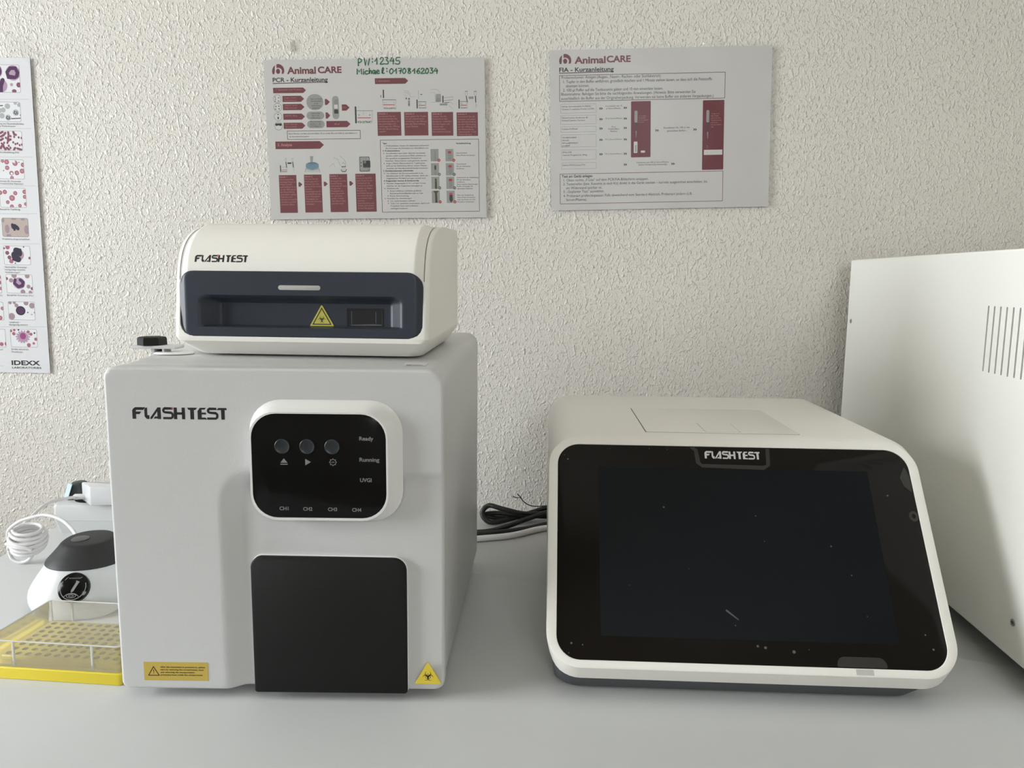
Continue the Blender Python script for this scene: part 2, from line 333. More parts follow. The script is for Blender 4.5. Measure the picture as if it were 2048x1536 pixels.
# ------------------------------------------------------------------ object bookkeeping
def thing(name, label, cat, loc=(0, 0, 0), rz=0.0, group=None):
    o = bpy.data.objects.new(name, None); o.empty_display_size = 0.03; COL.objects.link(o); o.location = loc; o.rotation_euler = (0, 0, rz)
    o['label'] = label; o['category'] = cat
    if group: o['group'] = group
    return o
def tag(o, label, cat, group=None):
    o['label'] = label; o['category'] = cat
    if group: o['group'] = group
    return o
def struct(o): o['kind'] = 'structure'; return o
PAGE_PCR=[
('P',[(20.14,9.03),(21.36,8.44),(23.35,8.31),(26.08,9.24),(28.75,11.39),(30.18,14.43),(30.43,17.45),(29.47,20.85),(26.68,21.05),(27.42,17.42),(26.58,14.99),(24.28,13.45),(21.92,13.13),(20.15,13.56)],'m'),
('C',22.08,17.74,2.71,3.35,'m'),
('P',[(18.51,9.91),(16.02,12.0),(14.36,15.01),(13.89,18.03),(14.52,21.22),(16.73,21.54),(17.74,17.31),(17.77,13.53)],'m'),
('T', 34.23, 20.98, 38.87, 8.93, 'Animal', 'm', 2),
('T', 75.68, 20.45, 32.1, 8.37, 'CARE', 'm', 2),
('T', 14.16, 31.53, 74.51, 5.74, 'PCR - Kurzanleitung', 'k', 1),
('L',[(14.07,33.35),(88.51,32.34)],'k',0.9),
('A',14.18,38.98,58.66,46.01,'m',0.5),
('T', 17.82, 42.44, 34.62, 2.07, '1. Sammeln von Proben', 'q', 0),
('A',26.23,49.55,55.59,57.5,'m',0.5),
('A',26.28,60.02,55.66,68.22,'m',0.5),
('A',26.29,72.74,55.74,80.66,'m',0.5),
('A',26.19,84.58,55.76,92.59,'m',0.5),
('T', 29.02, 52.86, 17.37, 1.75, 'Augen-, Nasen-,', 'q', 0),
('T', 29.18, 56.07, 16.26, 1.75, 'Rachenabstrich', 'q', 0),
('T', 29.01, 62.8, 16.92, 1.75, 'Haare (mit', 'q', 0),
('T', 29.18, 66.02, 15.8, 1.75, 'Haarwurzel)', 'q', 0),
('T', 28.83, 76.38, 16.47, 1.75, 'EDTA-Blut', 'q', 0),
('T', 28.78, 87.38, 16.0, 1.75, 'Serum, Zytologie,', 'q', 0),
('T', 28.94, 90.62, 14.89, 1.75, 'Blut verdünnt', 'q', 0),
('C',19.11,53.29,5.26,5.26,'w'),
('O',19.11,53.29,5.26,'d',0.35),
('C',19.2,64.38,5.26,5.26,'w'),
('O',19.2,64.38,5.26,'d',0.35),
('C',19.23,76.5,5.26,5.26,'w'),
('O',19.23,76.5,5.26,'d',0.35),
('C',19.26,88.82,5.26,5.26,'w'),
('O',19.26,88.82,5.26,'d',0.35),
('C',16.44,50.97,0.72,0.72,'d'),
('C',16.7,53.65,0.72,0.72,'d'),
('C',16.18,56.16,0.72,0.72,'d'),
('C',21.17,51.94,0.72,0.72,'d'),
('C',20.73,56.06,0.72,0.72,'d'),
('C',16.86,63.21,0.8,0.8,'d'),
('C',16.21,66.65,0.8,0.8,'d'),
('C',20.87,62.87,0.8,0.8,'d'),
('C',21.1,66.32,0.8,0.8,'d'),
('C',19.21,73.74,1.12,0.64,'d'),
('R',18.26,76.65,20.18,79.9,'d',1),
('R',14.87,85.23,23.75,88.63,'d',2),
('C',19.15,90.9,3.03,3.03,'w'),
('R',58.43,47.61,81.6,68.5,'g',13),
('R',57.97,70.31,81.88,80.78,'g',8),
('R',58.25,81.84,82.05,92.1,'g',8),
('T', 63.45, 54.76, 16.72, 1.91, 'Tupfer wird direkt', 'd', 0),
('T', 63.72, 57.67, 15.93, 1.91, 'in Extraktionspuffer', 'd', 0),
('T', 68.77, 60.63, 5.58, 1.91, 'in die', 'd', 0),
('T', 64.85, 63.49, 13.16, 1.91, 'Aufbereitung', 'd', 0),
('T', 66.12, 66.42, 10.37, 1.91, 'gegeben', 'd', 0),
('T', 64.22, 73.45, 12.37, 1.75, 'Vollblut direkt', 'd', 0),
('T', 65.29, 76.38, 9.98, 1.75, 'Blut in die', 'd', 0),
('T', 63.96, 79.28, 12.38, 1.75, 'Aufbereitung', 'd', 0),
('T', 62.53, 84.5, 14.79, 1.75, '200 µl der Probe', 'd', 0),
('T', 62.41, 87.27, 14.79, 1.75, 'direkt in die', 'd', 0),
('T', 62.28, 90.04, 14.81, 1.75, 'Zentrifugation', 'd', 0),
('A',83.47,54.21,90.32,61.93,'m',0.5),
('A',83.86,71.59,90.24,79.72,'m',0.5),
('A',106.2,61.49,116.66,69.64,'m',0.5),
('A',84.43,82.88,117.13,91.23,'m',0.5),
('T', 95.18, 87.85, 6.8, 2.23, '50 µl', 'q', 0),
('T', 107.62, 66.1, 4.38, 1.59, '50 µl', 'q', 0),
('R',93.34,50.28,102.35,80.61,'g',6),
('R',95.87,54.88,101.04,61.05,'s',0.6),
('R',95.91,61.76,100.65,66.79,'w',0.6),
('R',95.66,67.88,101.19,73.31,'d',0.8),
('R',123.64,64.12,125.86,86.4,'d',1.0),
('L',[(125.82,69.89),(148.14,70.13)],'s',0.8),
('L',[(147.33,70.5),(146.8,86.24)],'s',0.35),
('L',[(135.37,70.38),(135.18,75.74)],'s',0.35),
('L',[(128.23,76.05),(129.23,74.91),(130.14,76.07)],'d',0.5),
('L',[(142.83,76.21),(143.82,75.07),(144.74,76.23)],'d',0.5),
('L',[(127.08,79.11),(145.04,79.3)],'r',0.9),
('T', 127.23, 86.03, 18.77, 2.71, 'PCR: EXTRAKT', 'd', 1),
('L',[(128.98,64.03),(128.9,66.32)],'s',0.3),
('F',30.41,95.11,130.34,106.74,'f',0.65,0),
('T', 32.58, 99.92, 92.92, 1.91, 'Beim Mischen von Blut und (inkl Blister 25 µl, weiße, Blut mit 2500 µl, ohne Blister) in', 'k', 0),
('T', 32.8, 103.63, 27.67, 1.91, 'das Extraktionstool geben.', 'k', 0),
('A',152.09,28.12,197.06,35.59,'m',0.5),
('T', 153.68, 32.76, 18.48, 2.39, '2. Extraktion', 'q', 0),
('R',162.33,42.88,163.97,53.86,'d',0.8),
('R',159.17,49.85,160.01,53.29,'d',0.5),
('L',[(161.11,56.12),(179.8,56.32)],'d',0.6),
('L',[(161.91,56.13),(162.16,68.36)],'s',0.3),
('L',[(179.8,56.32),(179.44,68.55)],'s',0.3),
('L',[(162.41,62.49),(178.12,62.66)],'r',0.9),
('L',[(163.26,59.2),(164.17,60.55)],'d',0.4),
('L',[(166.25,59.23),(167.17,60.59)],'d',0.4),
('L',[(176.91,59.35),(177.82,60.7)],'d',0.4),
('T', 163.54, 68.13, 15.35, 2.04, 'PCR-KARTU', 'd', 1),
('L',[(190.88,44.1),(196.8,45.31),(199.09,48.76),(199.12,53.33)],'s',0.35),
('L',[(190.81,46.39),(195.94,47.58),(197.85,50.27)],'s',0.35),
('L',[(191.12,49.43),(195.03,51.76)],'s',0.3),
('R',196.16,54.06,198.88,56.38,'g',0.6),
('R',196.08,57.11,198.66,64.78,'s',0.6),
('C',193.76,54.64,0.72,1.43,'d'),
('C',197.48,55.22,0.8,0.8,'d'),
('C',197.29,62.47,0.72,0.72,'d'),
('L',[(200.17,52.73),(206.13,52.64)],'s',0.3),
('R',207.48,56.09,209.08,67.95,'d',0.8),
('L',[(209.54,59.16),(220.67,59.28)],'d',0.6),
('L',[(210.34,59.17),(210.75,67.97)],'s',0.3),
('L',[(220.67,59.28),(220.46,68.07)],'s',0.3),
('L',[(210.32,63.74),(219.67,63.84)],'r',0.9),
('L',[(210.82,61.37),(211.75,62.35)],'d',0.4),
('L',[(212.61,61.39),(213.54,62.37)],'d',0.4),
('L',[(218.95,61.46),(219.88,62.44)],'d',0.4),
('T', 211.0, 67.79, 9.13, 1.47, 'PCR-KARTU', 'd', 1),
('L',[(210.16,44.31),(210.66,55.74)],'s',0.4),
('L',[(212.72,49.67),(215.74,49.7)],'d',0.8),
('L',[(227.0,43.36),(235.72,43.45),(240.78,48.07)],'s',0.35),
('L',[(226.91,47.16),(232.46,47.6),(233.38,59.8)],'s',0.35),
('L',[(227.41,60.12),(232.98,59.8)],'s',0.3),
('R',233.62,49.13,240.93,59.88,'g',2),
('P',[(233.78,59.81),(234.68,54.86),(238.66,54.52),(240.78,59.12)],'s'),
('R',242.53,51.52,244.09,60.83,'d',0.7),
('L',[(244.38,54.2),(256.95,53.19)],'s',0.5),
('L',[(244.3,58.01),(256.87,57.0)],'r',0.5),
('L',[(244.88,60.69),(252.04,60.39)],'d',0.7),
('R',238.9,61.77,249.18,64.17,'s',0.3),
('L',[(256.96,52.43),(256.87,57.0),(251.3,57.71)],'s',0.3),
('L',[(251.18,63.81),(256.64,69.22)],'s',0.3),
('L',[(252.86,59.25),(256.75,63.49)],'s',0.3),
('R',264.19,56.7,265.88,68.71,'d',0.8),
('L',[(266.36,59.4),(276.29,59.5)],'d',0.6),
('L',[(267.15,59.4),(267.63,68.58)],'s',0.3),
('L',[(276.29,59.5),(276.13,68.67)],'s',0.3),
('L',[(267.07,64.17),(275.41,64.26)],'r',0.9),
('L',[(267.51,61.7),(268.45,62.72)],'d',0.4),
('L',[(269.1,61.71),(270.04,62.73)],'d',0.4),
('L',[(274.76,61.78),(275.7,62.79)],'d',0.4),
('T', 267.69, 68.39, 8.15, 1.53, 'PCR-KARTU', 'd', 1),
('L',[(273.17,46.52),(276.67,46.18)],'d',0.7),
('L',[(273.32,46.9),(273.57,51.09),(274.5,52.62)],'s',0.35),
('L',[(276.5,46.71),(276.27,51.12),(275.29,52.63)],'s',0.35),
('L',[(285.3,46.65),(288.79,46.31)],'d',0.7),
('L',[(285.45,47.04),(285.7,51.22),(286.63,52.76)],'s',0.35),
('L',[(288.63,46.84),(288.4,51.25),(287.43,52.76)],'s',0.35),
('L',[(274.82,52.25),(276.27,60.65)],'d',1.1),
('L',[(287.27,52.38),(287.62,60.77)],'d',1.3),
('L',[(287.62,60.77),(287.83,68.03)],'s',0.4),
('R',278.22,53.04,284.68,56.16,'s',0.4),
('L',[(286.54,64.19),(288.11,65.36),(289.72,63.85)],'s',0.35),
('R',153.84,71.95,185.96,103.06,'m',0),
('T', 155.33, 75.19, 12.2, 2.07, 'Schritt 1', 'q', 1),
('T', 155.34, 78.49, 22.93, 2.07, 'Entnehmen Sie die', 'q', 0),
('T', 155.35, 81.79, 25.53, 2.07, 'Extraktionstube des', 'q', 0),
('T', 155.37, 85.1, 28.53, 2.07, 'Extraktionspuffers „A“', 'q', 0),
('T', 155.38, 88.4, 23.96, 2.07, 'des jeweiligen Kit', 'q', 0),
('T', 155.39, 91.71, 28.32, 2.07, 'vorsichtig in die Öffnung', 'q', 0),
('T', 155.41, 95.03, 26.45, 2.07, 'mit der Beschriftung', 'q', 0),
('T', 155.42, 98.34, 10.04, 2.07, '„Lyse/A“', 'q', 0),
('R',190.33,72.34,222.74,103.14,'m',0),
('T', 191.83, 75.58, 12.2, 2.07, 'Schritt 2', 'q', 1),
('T', 191.86, 78.88, 28.89, 2.07, 'Jetzt geben Sie Tupfer', 'q', 0),
('T', 191.89, 82.18, 25.52, 2.07, 'mit der entnommenen', 'q', 0),
('T', 191.92, 85.48, 28.68, 2.07, 'vorsichtig in die Öffnung', 'q', 0),
('T', 191.95, 88.79, 26.65, 2.07, 'mit der Beschriftung', 'q', 0),
('T', 191.98, 92.1, 17.05, 2.07, '„Lyse“/Sample', 'q', 0),
('R',227.35,72.89,256.62,103.8,'m',0),
('T', 228.87, 76.12, 12.19, 2.07, 'Schritt 3', 'q', 1),
('T', 228.92, 79.42, 18.84, 2.07, 'Setzen Sie die', 'q', 0),
('T', 228.96, 82.72, 20.09, 2.07, 'Kassette in den', 'q', 0),
('T', 229.01, 86.03, 25.39, 2.07, 'Extraktor, schließen', 'q', 0),
('T', 229.05, 89.33, 22.57, 2.07, 'Sie die Kappe und', 'q', 0),
('T', 229.1, 92.64, 14.32, 2.07, 'starten den', 'q', 0),
('T', 229.14, 95.96, 16.93, 2.07, 'automatischen', 'q', 0),
('T', 229.19, 99.27, 23.59, 2.07, 'Extraktionsvorgang', 'q', 0),
('R',261.33,73.56,290.07,104.46,'m',0),
('T', 262.86, 76.79, 12.18, 2.07, 'Schritt 4', 'q', 1),
('T', 262.92, 80.09, 22.89, 2.07, 'Entnehmen Sie die', 'q', 0),
('T', 262.98, 83.39, 24.14, 2.07, 'Kassette und geben', 'q', 0),
('T', 263.04, 86.69, 24.74, 2.07, 'das Extraktionseluat,', 'q', 0),
('T', 263.1, 90.0, 23.92, 2.07, 'mit dem Mixvorgang', 'q', 0),
('T', 263.16, 93.31, 24.52, 2.07, 'aus der Öffnung mit', 'q', 0),
('T', 263.22, 96.62, 20.98, 2.07, 'der Beschriftung', 'q', 0),
('T', 263.28, 99.94, 24.3, 2.07, '„Sammeltube“ in das', 'q', 0),
('T', 263.34, 103.25, 18.05, 2.07, 'Probenröhrchen', 'q', 0),
('A',13.7,109.06,79.9,119.2,'m',0.5),
('T', 16.6, 115.29, 19.68, 3.83, '3. Analyse', 'q', 1),
('R',18.41,140.38,19.72,149.78,'d',0.8),
('L',[(20.86,142.98),(27.72,142.82)],'s',0.4),
('L',[(19.86,146.89),(27.54,146.57)],'r',0.6),
('T', 20.53, 149.63, 7.42, 1.43, 'PCR-KART', 'd', 1),
('L',[(25.76,131.72),(28.04,131.35)],'s',0.6),
('L',[(25.91,132.11),(26.38,135.62)],'s',0.3),
('L',[(28.01,131.9),(27.18,135.63)],'s',0.3),
('L',[(34.94,131.81),(37.21,131.44)],'s',0.6),
('L',[(35.08,132.2),(35.56,135.72)],'s',0.3),
('L',[(37.19,131.99),(36.37,135.72)],'s',0.3),
('L',[(26.84,136.02),(27.59,143.83)],'d',1.1),
('L',[(36.11,136.11),(36.8,143.54)],'d',1.2),
('L',[(36.8,143.54),(37.15,148.23)],'s',0.3),
('R',29.06,136.82,34.36,138.82,'d',0.3),
('L',[(27.61,143.44),(27.99,148.92)],'s',0.3),
('P',[(60.19,128.8),(64.86,128.84),(63.54,136.78),(60.65,136.75)],'g'),
('L',[(61.39,128.96),(61.85,136.76)],'s',0.4),
('P',[(51.99,149.95),(52.99,145.65),(55.1,143.72),(69.6,143.87),(72.35,145.46),(73.61,150.16)],'g'),
('P',[(53.73,143.71),(54.26,139.03),(58.21,137.12),(67.87,137.21),(71.41,139.2),(71.78,143.89),(62.62,146.92)],'b'),
('P',[(52.8,149.95),(53.62,146.05),(62.57,147.86),(71.92,146.24),(72.8,150.16)],'v'),
('C',62.99,138.33,5.58,1.75,'u'),
('L',[(91.88,130.83),(97.82,133.23),(100.39,139.49),(102.28,142.63)],'s',0.4),
('L',[(100.41,128.74),(105.89,132.53),(108.9,138.02),(108.32,142.7)],'s',0.4),
('L',[(86.15,143.25),(91.97,138.63),(94.18,143.72)],'s',0.3),
('L',[(103.21,139.52),(105.7,137.6),(107.6,140.35)],'s',0.5),
('L',[(102.66,143.26),(108.71,143.09)],'d',1),
('L',[(102.11,146.93),(103.22,149.68),(108.05,149.73),(109.54,146.61)],'d',0.9),
('L',[(104.26,143.44),(104.84,149.3)],'s',0.4),
('L',[(107.48,143.47),(106.45,149.32)],'s',0.4),
('R',127.52,130.26,141.48,149.91,'d',1.5),
('R',128.3,131.05,140.87,149.12,'g',1.2),
('R',132.32,135.53,142.3,144.76,'d',0.3),
('O',135.07,137.5,1.12,'w',0.4),
('C',129.65,138.23,0.8,0.8,'d'),
('C',129.66,142.52,0.8,0.8,'d'),
('L',[(136.03,132.84),(136.39,134.01)],'d',0.5),
('L',[(138.77,146.91),(139.54,147.85)],'d',0.5),
('R',16.13,153.66,40.27,204.38,'m',0),
('T', 16.77, 157.12, 10.9, 1.99, 'Schritt 1', 'q', 1),
('T', 16.85, 160.45, 19.39, 1.99, 'Entnommene Eluat', 'q', 0),
('T', 16.92, 163.79, 21.99, 1.99, 'benötigte Menge ins', 'q', 0),
('T', 17.0, 167.14, 16.98, 1.99, 'Probenröhrchen', 'q', 0),
('T', 17.08, 170.48, 21.84, 1.99, 'anschließend 25 µl', 'q', 0),
('T', 17.15, 173.83, 22.02, 1.99, 'aus der Öffnung mit', 'q', 0),
('T', 17.23, 177.18, 19.43, 1.99, 'der Beschriftung', 'q', 0),
('T', 17.31, 180.53, 22.03, 1.99, '„Sammeltube“ zugeben.', 'q', 0),
('T', 17.38, 183.89, 15.81, 1.99, 'Tube fest und', 'q', 0),
('T', 17.46, 187.25, 22.05, 1.99, 'dicht über die Reaktion', 'q', 0),
('T', 17.54, 190.61, 20.68, 1.99, 'schließen mischen', 'q', 0),
('T', 17.62, 193.97, 18.25, 1.99, 'und/oder öffnen', 'q', 0),
('R',50.63,153.3,74.8,204.16,'m',0),
('T', 51.28, 156.76, 10.9, 1.99, 'Schritt 2', 'q', 1),
('T', 51.37, 160.09, 18.17, 1.99, 'Mischen Sie die', 'q', 0),
('T', 51.47, 163.43, 18.17, 1.99, 'Probe gut auf 1', 'q', 0),
('T', 51.56, 166.77, 19.39, 1.99, 'Vortex, bis sich', 'q', 0),
('T', 51.65, 170.11, 21.99, 1.99, 'gelöste auf dem Vortex', 'q', 0),
('T', 51.74, 173.46, 9.71, 1.99, 'mischen.', 'q', 0),
('T', 51.83, 176.81, 21.85, 1.99, 'Zentrifugieren Sie', 'q', 0),
('T', 51.92, 180.16, 20.65, 1.99, 'anschließend, bis', 'q', 0),
('T', 52.02, 183.51, 19.43, 1.99, 'kein Flüssigkeit', 'q', 0),
('T', 52.11, 186.87, 17.01, 1.99, 'Flüssigkeit am', 'q', 0),
('T', 52.2, 190.23, 22.05, 1.99, 'Boden des Röhrchens', 'q', 0),
('T', 52.29, 193.6, 10.95, 1.99, 'aufsteigt', 'q', 0),
('R',85.59,152.95,109.97,203.94,'m',0),
('T', 86.25, 156.4, 10.89, 1.99, 'Schritt 3', 'q', 1),
('T', 86.36, 159.73, 15.74, 1.99, 'Schließen Sie', 'q', 0),
('T', 86.47, 163.07, 21.79, 1.99, 'die Kappen mit dem', 'q', 0),
('T', 86.57, 166.41, 15.75, 1.99, 'Deckel fertig', 'q', 0),
('T', 86.68, 169.75, 21.98, 1.99, 'vollständig bis keine', 'q', 0),
('T', 86.79, 173.09, 13.33, 1.99, 'die gesamte', 'q', 0),
('T', 86.89, 176.44, 16.98, 1.99, 'Flüssigkeit am', 'q', 0),
('T', 87.0, 179.79, 18.2, 1.99, 'Boden gesammelt', 'q', 0),
('T', 87.11, 183.15, 15.78, 1.99, 'ist und keine', 'q', 0),
('T', 87.21, 186.5, 17.01, 1.99, 'großen Tropfen', 'q', 0),
('T', 87.32, 189.86, 19.44, 1.99, 'oder Blasen mehr', 'q', 0),
('T', 87.43, 193.22, 15.8, 1.99, 'sichtbar sind', 'q', 0),
('R',121.24,152.83,149.07,203.84,'m',0),
('T', 121.92, 156.28, 10.88, 1.99, 'Schritt 4', 'q', 1),
('T', 122.04, 159.62, 21.93, 1.99, 'Stecken Sie das PCR-', 'q', 0),
('T', 122.16, 162.95, 21.94, 1.99, 'Gerät. Starten Sie den', 'q', 0),
('T', 122.28, 166.29, 19.37, 1.99, 'Testlauf auf der', 'q', 0),
('T', 122.4, 169.63, 21.96, 1.99, 'Touchscreen auf dem', 'q', 0),
('T', 122.52, 172.97, 21.81, 1.99, 'Display zu folgen.', 'q', 0),
('T', 122.65, 176.32, 13.33, 1.99, 'Scannen Sie', 'q', 0),
('T', 122.77, 179.67, 21.99, 1.99, 'anschließend Barcode', 'q', 0),
('T', 122.89, 183.02, 20.62, 1.99, 'Informationen des', 'q', 0),
('T', 123.01, 186.38, 20.63, 1.99, 'verwendeten Tests', 'q', 0),
('T', 123.13, 189.74, 9.72, 1.99, 'wird den', 'q', 0),
('T', 123.26, 193.1, 22.02, 1.99, 'Startbildschirm und', 'q', 0),
('T', 123.38, 196.46, 22.04, 1.99, 'Werten nach auf dem', 'q', 0),
('T', 123.5, 199.83, 21.89, 1.99, 'Screen/Tab gegeben', 'q', 0),
('A',42.74,163.34,48.12,169.37,'m',0.9),
('A',77.51,162.9,82.91,168.93,'m',0.9),
('A',112.81,162.62,118.24,168.65,'m',0.9),
('F',156.45,108.37,290.88,204.88,'m',0.6,0),
('T', 159.72, 113.82, 6.01, 1.83, 'Tipps:', 'k', 1),
('T', 161.62, 117.14, 61.29, 1.83, '1. UV-Desinfektion: Schalten Sie idealerweise wöchentlich', 'k', 0),
('T', 163.92, 120.47, 58.67, 1.83, 'die UV-Lampe des Extraktors zur Desinfektion ein.', 'k', 0),
('T', 159.81, 123.73, 23.26, 1.83, '2. Probenentnahme', 'k', 1),
('T', 164.12, 127.09, 53.74, 1.83, 'Grundsätzlich kann jeder Abstrich verwendet', 'k', 0),
('T', 163.77, 130.4, 54.98, 1.83, 'werden, sofern ausreichend DNA enthalten ist.', 'k', 0),
('T', 163.67, 133.71, 48.74, 1.83, 'Die spezifisch vorgegebenen Probenarten', 'k', 0),
('T', 163.57, 137.03, 57.03, 1.83, 'beachten. Diese können auch gemischt werden.', 'k', 0),
('T', 164.11, 140.36, 53.03, 1.83, 'Augen-/Nasen-/Rachenabstrich: Tupferspitze', 'k', 0),
('T', 164.0, 143.68, 56.28, 1.83, 'sanft auf die Schleimhaut führen, keinen Wasser-', 'k', 0),
('T', 163.9, 147.0, 56.7, 1.83, 'Anschluss oder feste Bestandteile/Gewebe entnehmen', 'k', 0),
('T', 159.77, 150.29, 41.45, 1.83, '3. Extraktionskassette aufschütteln:', 'k', 1),
('T', 164.1, 153.67, 50.31, 1.83, 'Vor Gebrauch die Extraktionskassette in das', 'k', 0),
('T', 164.0, 157.0, 56.77, 1.83, 'Extraktionskit 5-10× kräftig schütteln, damit die', 'k', 0),
('T', 164.14, 160.34, 53.57, 1.83, 'magnetischen Partikel homogen verteilt sind.', 'k', 0),
('T', 159.76, 163.64, 48.36, 1.83, '4. Reagenztube mischen & Sichtkontrolle', 'k', 1),
('T', 163.93, 167.02, 53.86, 1.83, 'Mischen: Reagenztube 5-10 s auf dem Vortex', 'k', 0),
('T', 163.99, 170.37, 49.21, 1.83, 'mischen, bis die Suspension homogen ist.', 'k', 0),
('T', 164.05, 173.72, 16.54, 1.83, 'Sichtkontrolle:', 'k', 0),
('T', 168.22, 177.11, 43.2, 1.83, 'Keine Luftblasen und keine größeren', 'k', 0),
('T', 168.12, 180.47, 45.23, 1.83, 'Rückstände/Feststoffpartikel mehr im Tube', 'k', 0),
('T', 168.26, 183.83, 25.46, 1.83, 'Keine Entmischung', 'k', 0),
('T', 164.12, 187.15, 33.96, 1.83, 'Korrektur bei Abweichungen:', 'k', 0),
('T', 168.22, 190.55, 34.38, 1.83, '3-5 s nachschwenken und/oder', 'k', 0),
('T', 168.28, 193.92, 53.8, 1.83, 'Tube 3-5× senkrecht anschnippen, damit sich', 'k', 0),
('T', 168.34, 197.29, 38.05, 1.83, 'Tröpfchen lösen und Luftblasen', 'k', 0),
('T', 168.4, 200.66, 23.49, 1.83, 'aufsteigen/zerplatzen', 'k', 0),
('C',161.25,126.28,0.56,0.56,'k'),
('C',161.24,139.55,0.56,0.56,'k'),
('C',161.22,152.86,0.56,0.56,'k'),
('C',161.05,166.21,0.56,0.56,'k'),
('C',161.16,172.91,0.56,0.56,'k'),
('C',165.34,176.3,0.56,0.56,'k'),
('C',165.38,183.01,0.56,0.56,'k'),
('C',161.23,186.33,0.56,0.56,'k'),
('C',165.33,189.73,0.56,0.56,'k'),
('C',165.39,193.1,0.56,0.56,'k'),
('R',224.99,121.16,235.85,137.44,'p',0),
('R',245.25,121.37,256.16,137.64,'p',0),
('P',[(229.91,123.54),(232.15,123.56),(232.65,137.17),(229.6,137.14)],'s'),
('P',[(249.17,126.06),(253.17,126.1),(253.66,133.88),(251.35,137.36),(248.85,133.83)],'s'),
('R',248.8,124.12,253.15,127.04,'r',0),
('C',236.13,136.04,2.07,2.07,'r'),
('L',[(235.16,136.03),(237.09,136.05)],'w',0.5),
('C',256.42,136.24,2.07,2.07,'r'),
('L',[(255.46,136.23),(257.39,136.25)],'w',0.5),
('R',225.12,139.82,236.01,156.17,'p',0),
('R',245.43,140.02,256.36,156.37,'p',0),
('P',[(230.05,142.21),(232.3,142.23),(232.8,155.9),(229.74,155.87)],'s'),
('C',231.01,145.73,1.28,3.35,'o'),
('P',[(249.35,144.74),(253.37,144.78),(253.86,152.6),(251.54,156.09),(249.04,152.55)],'s'),
('R',248.99,142.79,253.35,145.72,'r',0),
('C',236.28,154.77,2.07,2.07,'t'),
('L',[(235.32,154.76),(237.25,154.77)],'w',0.5),
('C',256.63,154.97,2.07,2.07,'t'),
('L',[(255.67,154.96),(257.6,154.98)],'w',0.5),
('R',225.27,157.79,236.19,174.21,'p',0),
('R',245.63,157.99,256.58,174.41,'p',0),
('P',[(230.21,160.18),(232.46,160.21),(232.97,173.94),(229.9,173.91)],'o'),
('P',[(249.56,162.73),(253.58,162.77),(254.08,170.62),(251.75,174.13),(249.24,170.57)],'s'),
('R',249.2,160.76,253.57,163.71,'r',0),
('C',236.46,172.8,2.07,2.07,'t'),
('L',[(235.49,172.79),(237.43,172.81)],'w',0.5),
('C',256.85,173.0,2.07,2.07,'t'),
('L',[(255.89,172.99),(257.82,173.01)],'w',0.5),
('R',225.41,176.39,236.35,192.89,'p',0),
('R',245.82,176.59,256.8,193.08,'p',0),
('P',[(230.36,178.79),(232.62,178.82),(233.12,192.62),(230.05,192.59)],'o'),
('P',[(227.42,176.8),(235.08,176.87),(232.59,180.0),(232.73,192.22),(230.06,192.19),(229.77,179.97)],'o'),
('P',[(249.76,181.35),(253.79,181.39),(254.28,189.27),(251.95,192.8),(249.44,189.22)],'d'),
('R',249.39,179.37,253.77,182.33,'R',0),
('C',236.62,191.47,2.07,2.07,'r'),
('L',[(235.65,191.46),(237.59,191.48)],'w',0.5),
('C',257.07,191.67,2.07,2.07,'r'),
('L',[(256.1,191.66),(258.04,191.68)],'w',0.5),
('T', 259.79, 114.86, 20.0, 2.07, 'Verlaufsmischung', 'k', 1),
('T', 259.96, 127.49, 14.82, 1.75, 'Unzureichend:', 'k', 0),
('T', 260.06, 130.6, 25.24, 1.75, 'Neue Probe entnehmen', 'k', 0),
('T', 260.17, 142.04, 13.24, 1.75, 'Ausreichend:', 'k', 0),
('T', 260.11, 145.16, 18.87, 1.75, 'Mit der Extraktion', 'k', 0),
('T', 260.06, 148.13, 10.84, 1.75, 'fortfahren.', 'k', 0),
('T', 260.0, 160.01, 29.76, 1.75, 'Unsicherheit der Empfehlung:', 'k', 0),
('T', 260.1, 162.99, 18.91, 1.75, 'Mit der Extraktion', 'k', 0),
('T', 260.05, 165.97, 11.27, 1.75, 'fortfahren.', 'k', 0),
('T', 260.15, 168.95, 28.59, 1.75, 'Keine weiteren Bewertungen', 'k', 0),
('T', 260.1, 171.77, 22.16, 1.75, 'Probe vermengen für', 'k', 0),
('T', 260.21, 174.76, 21.76, 1.75, 'optimales Ergebnis.', 'k', 0),
('T', 260.37, 183.58, 22.59, 1.75, 'Über der Empfehlung:', 'k', 0),
('T', 260.47, 186.57, 25.02, 1.75, 'Neue Probe entnehmen,', 'k', 0),
('T', 260.42, 189.57, 24.63, 1.75, 'oder die Probe mit dem', 'k', 0),
('T', 260.36, 192.49, 23.43, 1.75, 'Extraktor verdünnen.', 'k', 0),
]
